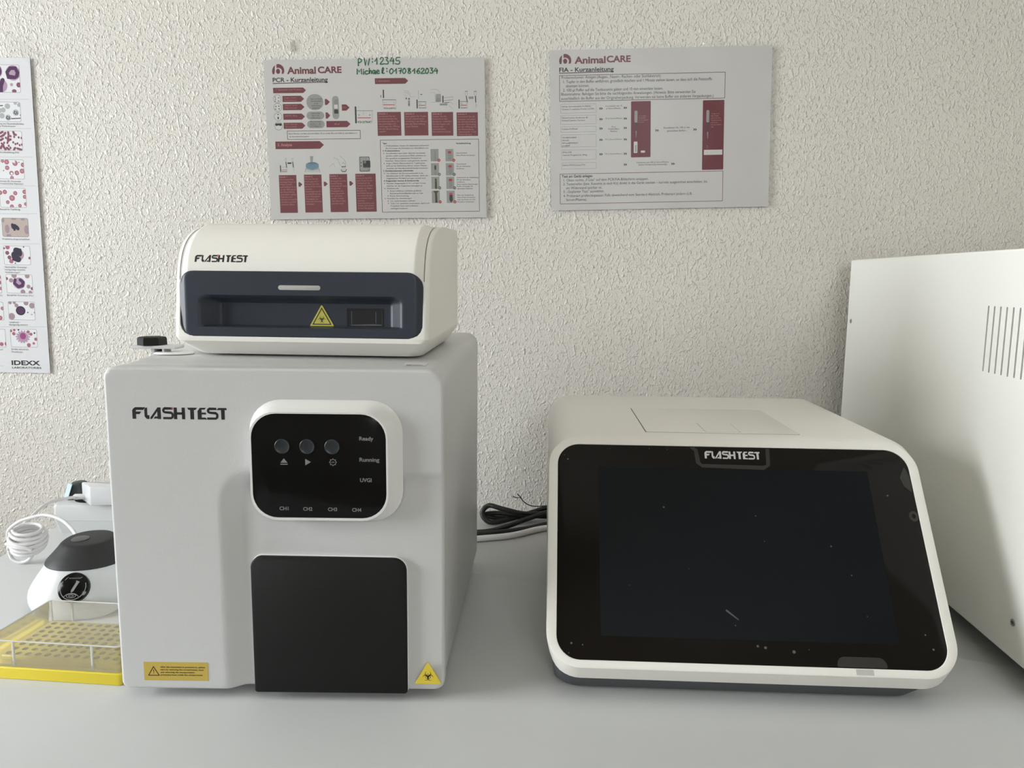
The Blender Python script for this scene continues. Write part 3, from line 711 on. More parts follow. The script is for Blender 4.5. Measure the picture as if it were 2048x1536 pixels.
PAGE_FIA=[
('P',[(21.52,8.73),(22.7,8.15),(24.67,8.04),(27.41,9.0),(30.14,11.15),(31.69,14.19),(32.06,17.2),(31.25,20.57),(28.49,20.74),(29.07,17.14),(28.15,14.72),(25.8,13.17),(23.45,12.82),(21.71,13.23)],'m'),
('C',23.8,17.41,2.71,3.35,'m'),
('P',[(19.94,9.59),(17.56,11.65),(16.04,14.62),(15.69,17.62),(16.45,20.79),(18.65,21.14),(19.48,16.95),(19.35,13.19)],'m'),
('T', 36.29, 20.67, 41.69, 8.93, 'Animal', 'm', 2),
('T', 79.4, 19.83, 31.99, 8.37, 'CARE', 'm', 2),
('T', 15.71, 31.18, 73.12, 5.74, 'FIA - Kurzanleitung', 'k', 1),
('L',[(15.54,32.69),(88.2,32.06)],'k',0.9),
('F',15.67,35.43,238.21,69.39,'f',0.65,0),
('T', 18.78, 40.16, 132.84, 3.83, 'Probenvolumen: Antigen (Augen-, Nasen-, Rachen- oder Stuhlabstrich)', 'k', 0),
('T', 21.1, 45.66, 199.33, 3.83, '1. Tupfer in den Buffer einführen, gründlich mischen und 1 Minute stehen lassen, so dass sich die Feststoffe', 'k', 0),
('T', 24.61, 51.03, 31.21, 3.83, 'absetzen können.', 'k', 0),
('T', 20.61, 56.49, 134.3, 3.83, '2. 100 µl Puffer auf die Testkassette geben und 10 min einwirken lassen.', 'k', 0),
('T', 18.19, 61.69, 180.42, 3.83, 'Blutentnahme: Befolgen Sie bitte die nachfolgenden Anweisungen. (Hinweis: Bitte verwenden Sie', 'k', 0),
('T', 18.13, 67.25, 204.55, 3.83, 'ausschließlich die Buffer aus der Originalverpackung. Verwenden sie keine Buffer aus anderen Verpackungen.)', 'k', 0),
('F',17.05,72.79,65.03,84.6,'s',0.3,0),
('T', 18.76, 76.79, 38.84, 1.99, 'Felines Serumamyloid A (fSAA)', 'k', 0),
('T', 18.72, 80.31, 43.62, 1.99, 'Canines C-reaktives Protein (cCRP)', 'k', 0),
('F',16.91,87.46,64.98,99.15,'s',0.3,0),
('T', 18.62, 91.48, 34.95, 1.99, 'Felines/Canines Antikörper IB', 'k', 0),
('T', 18.58, 95.01, 31.0, 1.99, 'Felines/Canines Cortisol', 'k', 0),
('F',17.01,102.04,64.94,109.53,'s',0.3,0),
('T', 18.72, 106.08, 21.49, 1.99, 'Canines D-Dimer', 'k', 0),
('F',17.3,112.67,64.88,129.05,'s',0.3,0),
('T', 19.01, 117.49, 19.13, 1.99, 'TCCRP/CCRP/4', 'k', 0),
('T', 18.98, 121.04, 9.17, 1.99, 'SN-I-CPL', 'k', 0),
('T', 18.95, 124.59, 21.54, 1.99, 'fNT-proBNP/fHCG*', 'k', 0),
('T', 18.91, 128.15, 10.38, 1.99, 'proBNP', 'k', 0),
('F',17.51,132.77,64.82,145.87,'s',0.3,0),
('T', 19.23, 136.83, 12.79, 1.99, 'FPWL/CPL', 'k', 0),
('T', 19.2, 140.4, 33.57, 1.99, 'Canines Progesteron (fHig)', 'k', 0),
('F',17.59,149.62,64.78,157.93,'s',0.3,0),
('T', 19.32, 153.7, 30.42, 1.99, 'Felines/THV/Canines-fTH', 'k', 0),
('L',[(69.56,78.12),(71.15,79.37),(69.56,80.56)],'k',0.9),
('L',[(71.78,78.16),(73.37,79.41),(71.78,80.6)],'k',0.9),
('L',[(69.53,92.03),(71.11,93.29),(69.52,94.49)],'k',0.9),
('L',[(71.75,92.08),(73.33,93.34),(71.74,94.53)],'k',0.9),
('L',[(69.49,104.16),(71.08,105.42),(69.49,106.62)],'k',0.9),
('L',[(71.72,104.2),(73.31,105.46),(71.71,106.66)],'k',0.9),
('L',[(69.45,118.94),(71.04,120.21),(69.44,121.41)],'k',0.9),
('L',[(71.68,118.99),(73.27,120.25),(71.67,121.46)],'k',0.9),
('L',[(69.4,137.89),(70.99,139.16),(69.39,140.37)],'k',0.9),
('L',[(71.63,137.93),(73.23,139.2),(71.63,140.41)],'k',0.9),
('L',[(102.28,77.85),(103.86,79.11),(102.28,80.3)],'k',0.9),
('L',[(104.5,77.9),(106.08,79.15),(104.5,80.34)],'k',0.9),
('L',[(102.3,91.77),(103.89,93.02),(102.3,94.22)],'k',0.9),
('L',[(104.52,91.81),(106.11,93.07),(104.52,94.26)],'k',0.9),
('L',[(102.32,104.04),(103.91,105.3),(102.32,106.5)],'k',0.9),
('L',[(104.54,104.08),(106.13,105.34),(104.55,106.54)],'k',0.9),
('L',[(102.34,119.05),(103.93,120.31),(102.34,121.52)],'k',0.9),
('L',[(104.57,119.09),(106.16,120.36),(104.57,121.56)],'k',0.9),
('L',[(102.37,137.84),(103.96,139.11),(102.37,140.32)],'k',0.9),
('L',[(104.6,137.88),(106.2,139.15),(104.6,140.36)],'k',0.9),
('L',[(102.39,152.2),(103.99,153.47),(102.39,154.69)],'k',0.9),
('L',[(104.63,152.24),(106.23,153.52),(104.63,154.73)],'k',0.9),
('T', 77.89, 77.21, 22.17, 1.75, '15 µl auf/über oder 75', 'k', 0),
('T', 78.67, 80.28, 19.41, 1.75, 'µl Serum/Plasma', 'k', 0),
('T', 77.46, 93.26, 22.62, 1.75, '75 µl Serum/Plasma', 'k', 0),
('T', 85.63, 104.32, 5.4, 1.75, '75 µl', 'k', 0),
('T', 80.86, 107.15, 15.5, 1.75, 'Vollblut/Blut/', 'k', 0),
('T', 84.35, 110.14, 8.91, 1.75, 'Plasma', 'k', 0),
('T', 76.86, 120.63, 23.09, 1.75, '75 µl Serum/Plasma', 'k', 0),
('T', 76.58, 139.66, 23.95, 1.75, '75 µl Serum/Plasma', 'k', 0),
('R',112.08,70.88,138.62,144.2,'M',1.2),
('R',116.71,82.95,120.88,98.73,'p',1.6),
('P',[(117.71,98.66),(120.09,98.71),(119.65,109.46),(118.38,109.43)],'d'),
('P',[(118.22,109.43),(119.65,109.46),(119.21,118.69),(118.73,118.68)],'s'),
('R',115.88,123.4,120.88,138.43,'w',0.8),
('R',117.65,127.92,119.68,137.24,'p',0.6),
('R',125.49,135.42,131.25,138.24,'w',0.8),
('T', 122.28, 90.71, 10.31, 1.43, 'Ca. 2 Tropfen', 'q', 0),
('T', 122.29, 93.31, 9.52, 1.43, 'Probe/Puffer', 'q', 0),
('T', 122.3, 95.92, 13.09, 1.43, 'auf die Kassette', 'q', 0),
('T', 122.31, 98.53, 7.94, 1.43, 'und warten.', 'q', 0),
('T', 120.13, 152.0, 43.14, 2.07, 'Entnahme von 100 µl Serum/Plasma', 'k', 0),
('T', 122.54, 155.0, 38.36, 2.07, '(keine Verdünnung notwendig)', 'k', 0),
('L',[(145.17,108.06),(146.83,109.38),(145.19,110.63)],'k',0.9),
('L',[(147.49,108.11),(149.15,109.42),(147.51,110.67)],'k',0.9),
('T', 156.33, 107.16, 35.14, 2.32, 'Entnehmen Sie 100 µl des', 'k', 0),
('T', 160.91, 111.26, 26.06, 2.32, 'gemischten Buffers.', 'k', 0),
('L',[(196.43,107.88),(198.1,109.19),(196.46,110.44)],'k',0.9),
('L',[(198.74,107.92),(200.41,109.24),(198.78,110.49)],'k',0.9),
('L',[(167.11,152.37),(168.78,153.7),(167.13,154.96)],'k',0.9),
('L',[(169.43,152.41),(171.11,153.74),(169.46,155.01)],'k',0.9),
('R',208.68,71.42,237.51,162.56,'M',1.2),
('R',213.57,84.22,217.45,100.38,'p',1.6),
('P',[(214.32,100.32),(216.63,100.37),(216.5,112.76),(214.85,112.72)],'d'),
('P',[(214.85,112.72),(216.33,112.75),(215.99,121.97),(215.49,121.96)],'s'),
('R',210.91,136.18,235.9,142.88,'w',0.4),
('L',[(214.28,139.63),(215.93,139.02)],'s',0.4),
('L',[(220.08,139.34),(228.37,139.26)],'s',0.2),
('C',215.39,131.2,0.58,0.58,'q'),
('C',215.43,133.85,0.5,0.5,'q'),
('T', 219.92, 89.67, 11.53, 1.49, 'Tragen Sie', 'q', 0),
('T', 219.96, 92.54, 10.72, 1.49, 'den Puffer', 'q', 0),
('T', 220.01, 95.41, 12.78, 1.49, 'auf das Feld der', 'q', 0),
('T', 220.06, 98.28, 14.02, 1.49, 'Testkassette', 'q', 0),
('T', 220.11, 101.15, 9.08, 1.49, 'auf und warten', 'q', 0),
('T', 220.16, 104.03, 13.62, 1.49, 'bis zum Ablauf', 'q', 0),
('T', 220.2, 106.91, 3.72, 1.49, 'ab.', 'q', 0),
('F',15.21,164.14,237.62,204.59,'m',0.65,0),
('T', 17.97, 169.18, 41.71, 3.51, 'Test am Gerät anlegen', 'k', 1),
('T', 20.33, 174.31, 115.52, 3.51, '1. Oben rechts „F-Lite“ auf dem PCR/FIA-Bildschirm antippen.', 'k', 0),
('T', 19.88, 179.47, 196.23, 3.51, '2. Teststreifen (bzw. Kassette je nach Kit) direkt in das Gerät stecken – korrekt ausgerichtet einschieben, bis', 'k', 0),
('T', 23.69, 184.72, 49.19, 3.51, 'ein Widerstand spürbar ist.', 'k', 0),
('T', 19.95, 189.6, 55.73, 3.51, '3. „Geplanter Test“ auswählen.', 'k', 0),
('T', 19.9, 195.19, 175.91, 3.51, '4. Probenart prüfen/anpassen: Falls abweichend vom Standard Abstrich, Probenart ändern (z.B.', 'k', 0),
('T', 23.56, 200.46, 28.51, 3.51, 'Serum/Plasma).', 'k', 0),
]
PAGE_CELLS=[
('R',-61.02,9.01,-15.07,45.23,'s',2.2),
('R',-60.57,9.46,-15.52,44.78,'W',1.9000000000000001),
('C',-24.25,19.74,9.94,9.94,'l'),
('L',[(-21.72,25.49),(-30.72,24.77),(-32.04,19.03),(-27.5,13.58),(-20.71,13.57),(-17.86,19.02),(-19.34,24.05)],'V',4.6),
('C',-43.69,17.6,5.12,7.53,'l'),
('C',-43.38,17.6,3.92,6.33,'V'),
('C',-41.54,36.3,8.74,8.74,'l'),
('L',[(-38.65,29.09),(-41.54,36.3),(-42.87,42.79),(-45.2,43.52)],'V',5.5),
('C',-27.05,34.85,2.11,2.11,'l'),
('C',-17.25,35.13,3.31,3.31,'e'),
('C',-23.98,43.21,3.16,2.41,'e'),
('L',[(-107.69,55.44),(-4.1,53.61)],'s',0.25),
('R',-65.38,57.43,-17.2,83.42,'s',2.2),
('R',-64.93,57.88,-17.65,82.97,'W',1.9000000000000001),
('C',-34.77,63.06,3.77,3.62,'G'),
('C',-46.36,68.88,3.62,3.62,'G'),
('C',-40.83,68.15,3.31,3.31,'G'),
('C',-43.0,75.72,3.62,3.62,'G'),
('C',-23.78,58.7,2.41,2.41,'G'),
('C',-18.68,61.16,2.71,2.71,'G'),
('C',-23.78,71.33,4.22,4.22,'G'),
('C',-25.18,69.88,0.9,0.9,'N'),
('C',-22.52,70.75,0.9,0.9,'N'),
('C',-24.24,73.08,0.9,0.9,'N'),
('C',-22.08,72.79,0.9,0.9,'N'),
('C',-25.96,71.92,0.9,0.9,'N'),
('C',-34.69,78.04,3.92,3.92,'G'),
('C',-36.09,76.59,0.9,0.9,'N'),
('C',-33.42,77.46,0.9,0.9,'N'),
('C',-35.14,79.79,0.9,0.9,'N'),
('C',-32.99,79.5,0.9,0.9,'N'),
('C',-36.87,78.63,0.9,0.9,'N'),
('L',[(-47.65,62.78),(-40.78,62.34)],'k',1.2),
('L',[(-30.85,79.35),(-17.86,78.61)],'k',1.2),
('L',[(-18.23,73.95),(-16.59,76.13)],'k',1.2),
('T', -49.78, 87.11, 35.78, 2.41, 'bung mit Neumethylenblau', 'k', 0),
('T', -50.06, 90.32, 24.37, 2.41, 'sine Retikulozyten', 'k', 0),
('L',[(-111.35,93.76),(-4.51,91.88)],'s',0.25),
('R',-68.79,95.32,-17.63,121.55,'s',2.2),
('R',-68.34,95.77,-18.08,121.1,'W',1.9000000000000001),
('L',[(-50.81,98.81),(-46.97,98.52),(-43.79,97.05)],'e',3.0),
('L',[(-46.61,103.21),(-42.61,101.0),(-40.07,98.07)],'e',3.0),
('L',[(-36.19,97.33),(-35.81,101.73),(-37.47,106.86)],'e',3.0),
('L',[(-29.27,96.59),(-28.03,99.96),(-25.79,100.54)],'e',3.0),
('L',[(-50.75,106.88),(-47.02,107.9),(-44.1,105.85)],'e',3.0),
('L',[(-51.96,112.03),(-50.45,115.7),(-49.79,118.65)],'e',3.0),
('L',[(-44.45,113.49),(-43.55,117.16),(-41.24,120.55)],'e',3.0),
('L',[(-46.48,115.7),(-47.65,118.64)],'e',3.0),
('L',[(-39.49,117.9),(-36.62,120.1)],'e',3.0),
('L',[(-28.02,117.88),(-29.74,120.09)],'e',3.0),
('L',[(-25.03,118.61),(-19.8,120.08)],'e',3.0),
('L',[(-37.2,109.07),(-34.72,106.86)],'e',3.0),
('C',-39.87,104.67,1.36,1.66,'e'),
('C',-33.12,102.46,1.36,1.66,'e'),
('C',-28.31,103.18,1.36,1.66,'e'),
('C',-22.27,103.91,1.36,1.66,'e'),
('C',-30.15,110.53,1.36,1.66,'e'),
('C',-24.47,111.99,1.36,1.66,'e'),
('C',-42.74,111.28,1.36,1.66,'e'),
('C',-38.15,111.27,1.36,1.66,'e'),
('C',-33.5,106.86,1.36,1.66,'e'),
('C',-46.19,112.31,1.36,1.66,'e'),
('C',-36.66,115.24,1.36,1.66,'e'),
('C',-27.28,112.73,1.36,1.66,'e'),
('C',-21.6,114.19,1.36,1.66,'e'),
('C',-34.44,117.89,1.36,1.66,'e'),
('C',-51.21,120.86,1.36,1.66,'e'),
('C',-18.49,113.45,1.36,1.66,'e'),
('C',-18.36,104.64,1.36,1.66,'e'),
('T', -53.1, 124.99, 29.83, 2.41, 'Geldrollenbildung (Hd)', 'k', 0),
('L',[(-114.97,131.58),(-4.53,129.64)],'s',0.25),
('R',-53.07,133.41,-17.72,159.6,'s',2.2),
('R',-52.62,133.86,-18.17,159.15,'W',1.9000000000000001),
('C',-52.22,135.92,2.41,2.41,'c'),
('C',-52.22,135.92,1.33,1.33,'L'),
('C',-46.68,135.62,2.26,2.26,'c'),
('C',-46.68,135.62,1.24,1.24,'L'),
('C',-41.11,136.79,3.31,3.31,'c'),
('C',-41.11,136.79,1.82,1.82,'L'),
('C',-29.74,138.25,3.62,3.62,'c'),
('C',-29.74,138.25,1.99,1.99,'L'),
('C',-18.89,140.31,3.01,3.01,'c'),
('C',-18.89,140.31,1.66,1.66,'L'),
('C',-41.01,144.49,3.01,3.01,'c'),
('C',-41.01,144.49,1.66,1.66,'L'),
('C',-35.48,151.61,3.01,3.01,'c'),
('C',-35.48,151.61,1.66,1.66,'L'),
('C',-28.07,151.15,3.16,3.16,'c'),
('C',-28.07,151.15,1.74,1.74,'L'),
('C',-20.65,148.61,3.31,3.31,'c'),
('C',-20.65,148.61,1.82,1.82,'L'),
('C',-35.24,157.85,2.56,2.56,'c'),
('C',-35.24,157.85,1.41,1.41,'L'),
('C',-31.11,136.33,1.81,1.81,'W'),
('C',-35.22,152.2,1.66,1.66,'W'),
('C',-45.58,144.2,2.11,1.21,'W'),
('C',-24.28,137.06,0.75,0.75,'V'),
('C',-46.25,148.36,0.75,0.75,'V'),
('T', -54.64, 163.54, 31.22, 2.41, 'Pyknozyt (E), Normozyt', 'k', 0),
('T', -54.92, 166.82, 34.3, 2.41, '(E=exzentrischer Pyknozyt)', 'k', 0),
('L',[(-118.66,170.22),(-3.83,168.22)],'s',0.25),
('R',-54.08,171.29,-17.5,197.88,'s',2.2),
('R',-53.63,171.74,-17.95,197.43,'W',1.9000000000000001),
('C',-53.13,178.02,3.01,3.01,'c'),
('C',-53.13,178.02,1.51,1.51,'L'),
('C',-46.57,176.96,3.01,3.01,'c'),
('C',-46.57,176.96,1.51,1.51,'L'),
('C',-32.22,178.43,2.86,2.86,'c'),
('C',-32.22,178.43,1.43,1.43,'L'),
('C',-37.09,185.02,3.92,3.92,'c'),
('C',-37.09,185.02,1.96,1.96,'L'),
('C',-43.44,190.73,2.56,2.56,'c'),
('C',-43.44,190.73,1.28,1.28,'L'),
('C',-19.12,176.46,3.01,3.01,'c'),
('C',-19.12,176.46,1.51,1.51,'L'),
('C',-19.37,183.19,2.71,2.71,'c'),
('C',-19.37,183.19,1.36,1.36,'L'),
('C',-18.63,192.93,2.41,2.41,'c'),
('C',-18.63,192.93,1.21,1.21,'L'),
('C',-26.84,195.2,2.41,2.41,'c'),
('C',-26.84,195.2,1.21,1.21,'L'),
('C',-38.06,196.42,2.71,2.71,'c'),
('C',-38.06,196.42,1.36,1.36,'L'),
('T', -54.72, 201.43, 27.51, 2.48, 'Basophile Tüpfelung', 'k', 0),
('L',[(-124.06,207.77),(-3.71,205.66)],'s',0.25),
('R',-54.04,211.97,-17.0,237.89,'s',2.6),
('R',-53.46,212.59,-17.59,237.27,'B',2.3),
('R',-70.29,212.0,-62.21,238.0,'s',2),
('C',-46.89,227.04,3.1,5.89,'i'),
('C',-19.84,227.76,3.41,6.2,'i'),
('C',-36.97,213.49,3.72,1.24,'i'),
('C',-24.26,213.77,2.79,1.55,'i'),
('C',-51.79,215.38,1.86,3.1,'i'),
('C',-45.26,235.93,3.41,1.86,'i'),
('L',[(-39.23,221.26),(-38.72,224.69),(-36.49,226.55)],'N',4),
('L',[(-36.13,222.34),(-33.14,224.67),(-32.02,226.54)],'N',4.5),
('C',-36.66,228.58,1.55,0.93,'N'),
('T', -55.04, 241.89, 38.36, 2.48, 'Anaplasma phagocytophilum', 'k', 0),
('L',[(-128.0,248.96),(-3.35,246.77)],'s',0.25),
('R',-54.47,250.03,-16.94,276.35,'s',2.2),
('R',-54.02,250.48,-17.39,275.9,'W',1.9000000000000001),
('C',-48.24,252.05,3.1,3.1,'c'),
('C',-49.23,259.91,2.79,2.79,'e'),
('C',-46.56,266.19,2.79,2.79,'e'),
('C',-44.28,271.38,2.95,2.95,'c'),
('C',-18.23,266.59,1.86,1.86,'e'),
('C',-53.18,253.64,1.4,1.4,'e'),
('C',-34.37,262.22,8.53,8.06,'l'),
('L',[(-36.59,256.26),(-32.7,257.51),(-32.16,260.65)],'N',8),
('L',[(-39.5,262.24),(-38.61,266.95),(-34.42,268.52)],'N',8.5),
('C',-38.89,274.04,0.93,0.93,'V'),
('C',-25.8,251.53,0.93,0.93,'N'),
('R',-73.78,251.33,-61.31,277.26,'s',2),
('R',-73.82,251.8,-61.76,276.79,'W',2),
('C',-65.94,271.44,1.24,2.79,'e'),
('T', -53.89, 280.55, 30.83, 2.48, 'Neutrophiler Granulozyt', 'k', 0),
('T', -54.19, 284.03, 28.6, 2.48, 'hochgradige toxische', 'k', 0),
('T', -54.2, 287.83, 21.38, 2.48, 'Veränderungen*', 'k', 0),
('R',-53.69,289.41,-16.6,315.66,'s',2.2),
('R',-53.24,289.86,-17.05,315.21,'W',1.9000000000000001),
('R',-77.26,290.42,-60.5,316.11,'s',2),
('R',-77.3,290.9,-60.94,315.63,'W',2),
('C',-64.69,293.87,3.72,3.72,'c'),
('C',-64.69,293.87,1.86,1.86,'L'),
('C',-64.03,301.01,3.41,3.41,'c'),
('C',-64.03,301.01,1.71,1.71,'L'),
('C',-61.54,309.43,2.33,2.33,'c'),
('C',-61.54,309.43,1.16,1.16,'L'),
('C',-69.65,313.75,1.55,1.55,'c'),
('C',-69.65,313.75,0.78,0.78,'L'),
('C',-35.59,301.72,8.53,8.06,'l'),
('L',[(-40.82,296.98),(-42.03,301.74),(-36.79,306.49),(-31.02,304.89),(-29.82,300.12),(-33.58,296.96)],'V',4.4),
('C',-52.76,295.43,2.17,2.17,'e'),
('C',-46.52,297.79,3.1,3.1,'i'),
('C',-41.92,290.96,3.72,3.72,'i'),
('C',-23.47,291.38,3.41,3.41,'i'),
('C',-22.59,306.13,2.79,2.79,'i'),
('C',-17.65,308.82,2.17,2.17,'e'),
('C',-30.94,313.63,3.41,3.41,'i'),
('C',-20.5,314.08,2.48,2.48,'i'),
('T', -53.54, 319.6, 36.96, 2.48, 'Basophiler Granulozyt (Hu.)', 'k', 0),
('T', -70.21, 320.13, 9.69, 2.48, 'yt (Hd.)', 'k', 0),
('R',-53.39,327.26,-16.07,353.11,'s',2.2),
('R',-52.94,327.71,-16.52,352.66,'W',1.9000000000000001),
('R',-80.63,328.3,-60.2,353.9,'s',2),
('R',-80.67,328.78,-60.65,353.42,'W',2),
('C',-70.22,334.99,3.1,3.1,'c'),
('C',-70.22,334.99,1.4,1.4,'L'),
('C',-71.58,344.94,3.1,3.1,'c'),
('C',-71.58,344.94,1.4,1.4,'L'),
('C',-61.68,337.21,2.48,2.48,'c'),
('C',-61.68,337.21,1.12,1.12,'L'),
('C',-65.59,350.54,3.1,3.1,'c'),
('C',-65.59,350.54,1.4,1.4,'L'),
('C',-36.04,340.01,6.82,6.51,'N'),
('C',-36.04,340.01,5.27,4.65,'V'),
('C',-50.29,328.85,2.48,2.48,'i'),
('C',-44.31,328.83,2.17,2.17,'i'),
('C',-41.42,332.82,2.79,2.79,'i'),
('C',-27.7,329.1,3.41,3.41,'i'),
('C',-19.6,332.75,4.03,4.03,'i'),
('C',-49.18,348.08,4.65,4.65,'i'),
('C',-16.33,342.35,1.4,1.4,'i'),
('C',-26.04,342.38,0.93,0.93,'V'),
('C',-20.6,345.09,1.55,0.78,'l'),
('T', -53.21, 357.42, 16.22, 2.48, 'Lymphozyt –', 'k', 0),
('T', -53.51, 360.96, 26.44, 2.48, 'hochgradig aktiviert', 'k', 0),
('T', -73.52, 357.81, 3.57, 2.48, 'zyt', 'k', 0),
('L',[(-139.07,364.47),(-0.9,362.07)],'s',0.25),
('R',-53.11,365.8,-15.26,391.56,'s',2.2),
('R',-52.66,366.25,-15.71,391.11,'W',1.9000000000000001),
('R',-84.0,366.22,-59.9,392.04,'s',2),
('R',-84.04,366.71,-60.35,391.56,'W',2),
('C',-75.07,375.57,1.55,4.65,'N'),
('C',-66.37,387.68,2.79,2.79,'c'),
('C',-60.63,387.18,1.24,2.48,'e'),
('C',-35.38,377.04,8.06,7.44,'l'),
('C',-35.27,375.75,4.34,4.65,'y'),
('C',-26.25,376.69,1.24,1.24,'l'),
('C',-27.45,380.21,1.24,1.24,'l'),
('C',-30.22,383.04,1.24,1.24,'l'),
('C',-34.01,384.62,1.24,1.24,'l'),
('C',-38.08,384.61,1.24,1.24,'l'),
('C',-41.6,383.04,1.24,1.24,'l'),
('C',-43.87,380.21,1.24,1.24,'l'),
('C',-44.45,376.68,1.24,1.24,'l'),
('C',-43.22,373.17,1.24,1.24,'l'),
('C',-40.42,370.37,1.24,1.24,'l'),
('C',-36.62,368.83,1.24,1.24,'l'),
('C',-32.56,368.86,1.24,1.24,'l'),
('C',-29.06,370.45,1.24,1.24,'l'),
('C',-26.82,373.3,1.24,1.24,'l'),
('C',-51.74,368.7,1.86,1.86,'c'),
('C',-47.08,367.39,1.86,1.86,'c'),
('C',-48.0,372.56,2.48,2.48,'c'),
('C',-27.47,369.74,2.33,2.33,'c'),
('C',-23.67,372.96,2.17,2.17,'c'),
('C',-20.66,385.9,1.86,1.86,'c'),
('C',-17.25,379.89,2.33,2.33,'c'),
('C',-27.69,388.36,2.79,2.79,'c'),
('C',-41.04,367.05,1.24,1.24,'N'),
('C',-18.66,371.17,1.24,1.24,'N'),
('T', -53.22, 395.76, 24.44, 2.48, 'Großes aktiviertes', 'k', 0),
('T', -53.53, 399.5, 16.3, 2.48, 'Thrombozyt', 'k', 0),
('T', -76.89, 396.33, 11.41, 2.48, 'nozyt und', 'k', 0),
('T', -77.21, 399.91, 7.34, 2.48, 'zyten', 'k', 0),
('L',[(-111.63,419.62),(-65.46,418.79)],'s',0.3),
('T', -54.2, 416.95, 40.84, 6.51, 'IDEXX', 'k', 2),
('R',-53.82,412.54,-13.11,413.69,'W',0),
('T', -53.81, 422.01, 41.68, 2.64, 'LABORATORIES', 'k', 1),
]
HAND=[('P', 129.98, 136.02, 3.12, 11.73), ('W', 138.76, 145.81, 2.91, 11.51), (':', 148.99, 150.29, 0.07, 8.73), ('1', 152.99, 157.66, 1.43, 10.06), ('2', 160.07, 165.4, 1.52, 10.14), ('3', 166.48, 171.47, 1.59, 10.21), ('4', 173.23, 178.54, 1.67, 10.28), ('5', 180.31, 186.96, 1.76, 10.36), ('M', 128.58, 134.9, 15.65, 22.36), ('i', 136.68, 137.93, 16.01, 22.77), ('c', 139.05, 143.34, 16.07, 22.8), ('h', 144.48, 148.76, 15.48, 22.21), ('a', 149.21, 153.82, 15.54, 22.26), ('e', 154.62, 158.89, 15.6, 22.32), ('l', 160.71, 165.31, 15.35, 22.07), (':', 168.19, 169.41, 13.78, 20.54), ('0', 172.18, 177.45, 15.8, 22.52), ('1', 178.95, 183.19, 15.55, 22.27), ('7', 184.35, 188.59, 15.61, 22.33), ('0', 189.75, 194.33, 15.67, 22.39), ('8', 196.5, 201.41, 15.75, 22.46), ('1', 203.26, 207.82, 15.82, 22.54), ('6', 209.0, 213.55, 15.88, 22.6), ('2', 214.73, 219.62, 15.95, 22.67), ('0', 220.47, 225.02, 16.01, 22.73), ('3', 226.55, 231.09, 15.76, 22.47), ('4', 231.94, 236.82, 16.14, 22.86)]

# ------------------------------------------------------------------ the room
XL, XR, YB, ZF, ZC = -2100, 2300, -3200, -750, 1750
mb = MB(); mb.box(XL - 100, XR + 100, 0, 120, ZF, ZC, 'wallpaper'); struct(mb.build('wall_back', smooth=False))
def wall_x(name, x, t, y0, y1, key, hole=None):
    mb = MB()
    if hole is None: mb.box(x, x + t, y0, y1, ZF, ZC, key)
    else:
        hy0, hy1, hz0, hz1 = hole
        mb.box(x, x + t, y0, hy0, ZF, ZC, key); mb.box(x, x + t, hy1, y1, ZF, ZC, key); mb.box(x, x + t, hy0, hy1, ZF, hz0, key); mb.box(x, x + t, hy0, hy1, hz1, ZC, key)
    return struct(mb.build(name, smooth=False))
wall_x('wall_left', XL - 100, 100, YB, 0, 'plaster', (WY0 * 1000, WY1 * 1000, WZ0 * 1000, WZ1 * 1000))
wall_x('wall_right', XR, 100, YB, 0, 'plaster')
mb = MB(); a0, a1, b0, b1 = RX0 * 1000, RX1 * 1000, RZ0 * 1000, RZ1 * 1000
mb.box(XL - 100, a0, YB - 100, YB, ZF, ZC, 'plaster'); mb.box(a1, XR + 100, YB - 100, YB, ZF, ZC, 'plaster'); mb.box(a0, a1, YB - 100, YB, ZF, b0, 'plaster'); mb.box(a0, a1, YB - 100, YB, b1, ZC, 'plaster')
struct(mb.build('wall_front', smooth=False))
mb = MB(); mb.box(XL - 100, XR + 100, YB - 100, 120, ZF - 60, ZF, 'floor'); struct(mb.build('floor', smooth=False))
mb = MB(); mb.box(XL - 100, XR + 100, YB - 100, 120, ZC, ZC + 60, 'ceiling'); struct(mb.build('ceiling', smooth=False))
def window(name, axis, c, lo, hi, z0, z1):
    root = bpy.data.objects.new(name, None); COL.objects.link(root); root['kind'] = 'structure'
    f = MB(); g = MB(); mid = (lo + hi) / 2
    def bx(m, u0, u1, w0, w1, t0, t1, key):
        if axis == 'x': m.box(c + t0, c + t1, u0, u1, w0, w1, key)
        else: m.box(u0, u1, c + t0, c + t1, w0, w1, key)
    for u0, u1, w0, w1 in ((lo, hi, z0, z0 + 50), (lo, hi, z1 - 50, z1), (lo, lo + 50, z0 + 50, z1 - 50), (hi - 50, hi, z0 + 50, z1 - 50), (mid - 40, mid + 40, z0 + 50, z1 - 50)):
        bx(f, u0, u1, w0, w1, -80, -20, 'frame')
    for u0, u1 in ((lo + 50, mid - 40), (mid + 40, hi - 50)): bx(g, u0, u1, z0 + 50, z1 - 50, -52, -48, 'pane')
    f.build('window_frame', root, smooth=False); g.build('pane', root, smooth=False)
window('window_1', 'x', XL, WY0 * 1000, WY1 * 1000, WZ0 * 1000, WZ1 * 1000)
window('fill_window', 'y', YB, a0, a1, b0, b1)  # unseen window, added to light the front faces of the instruments

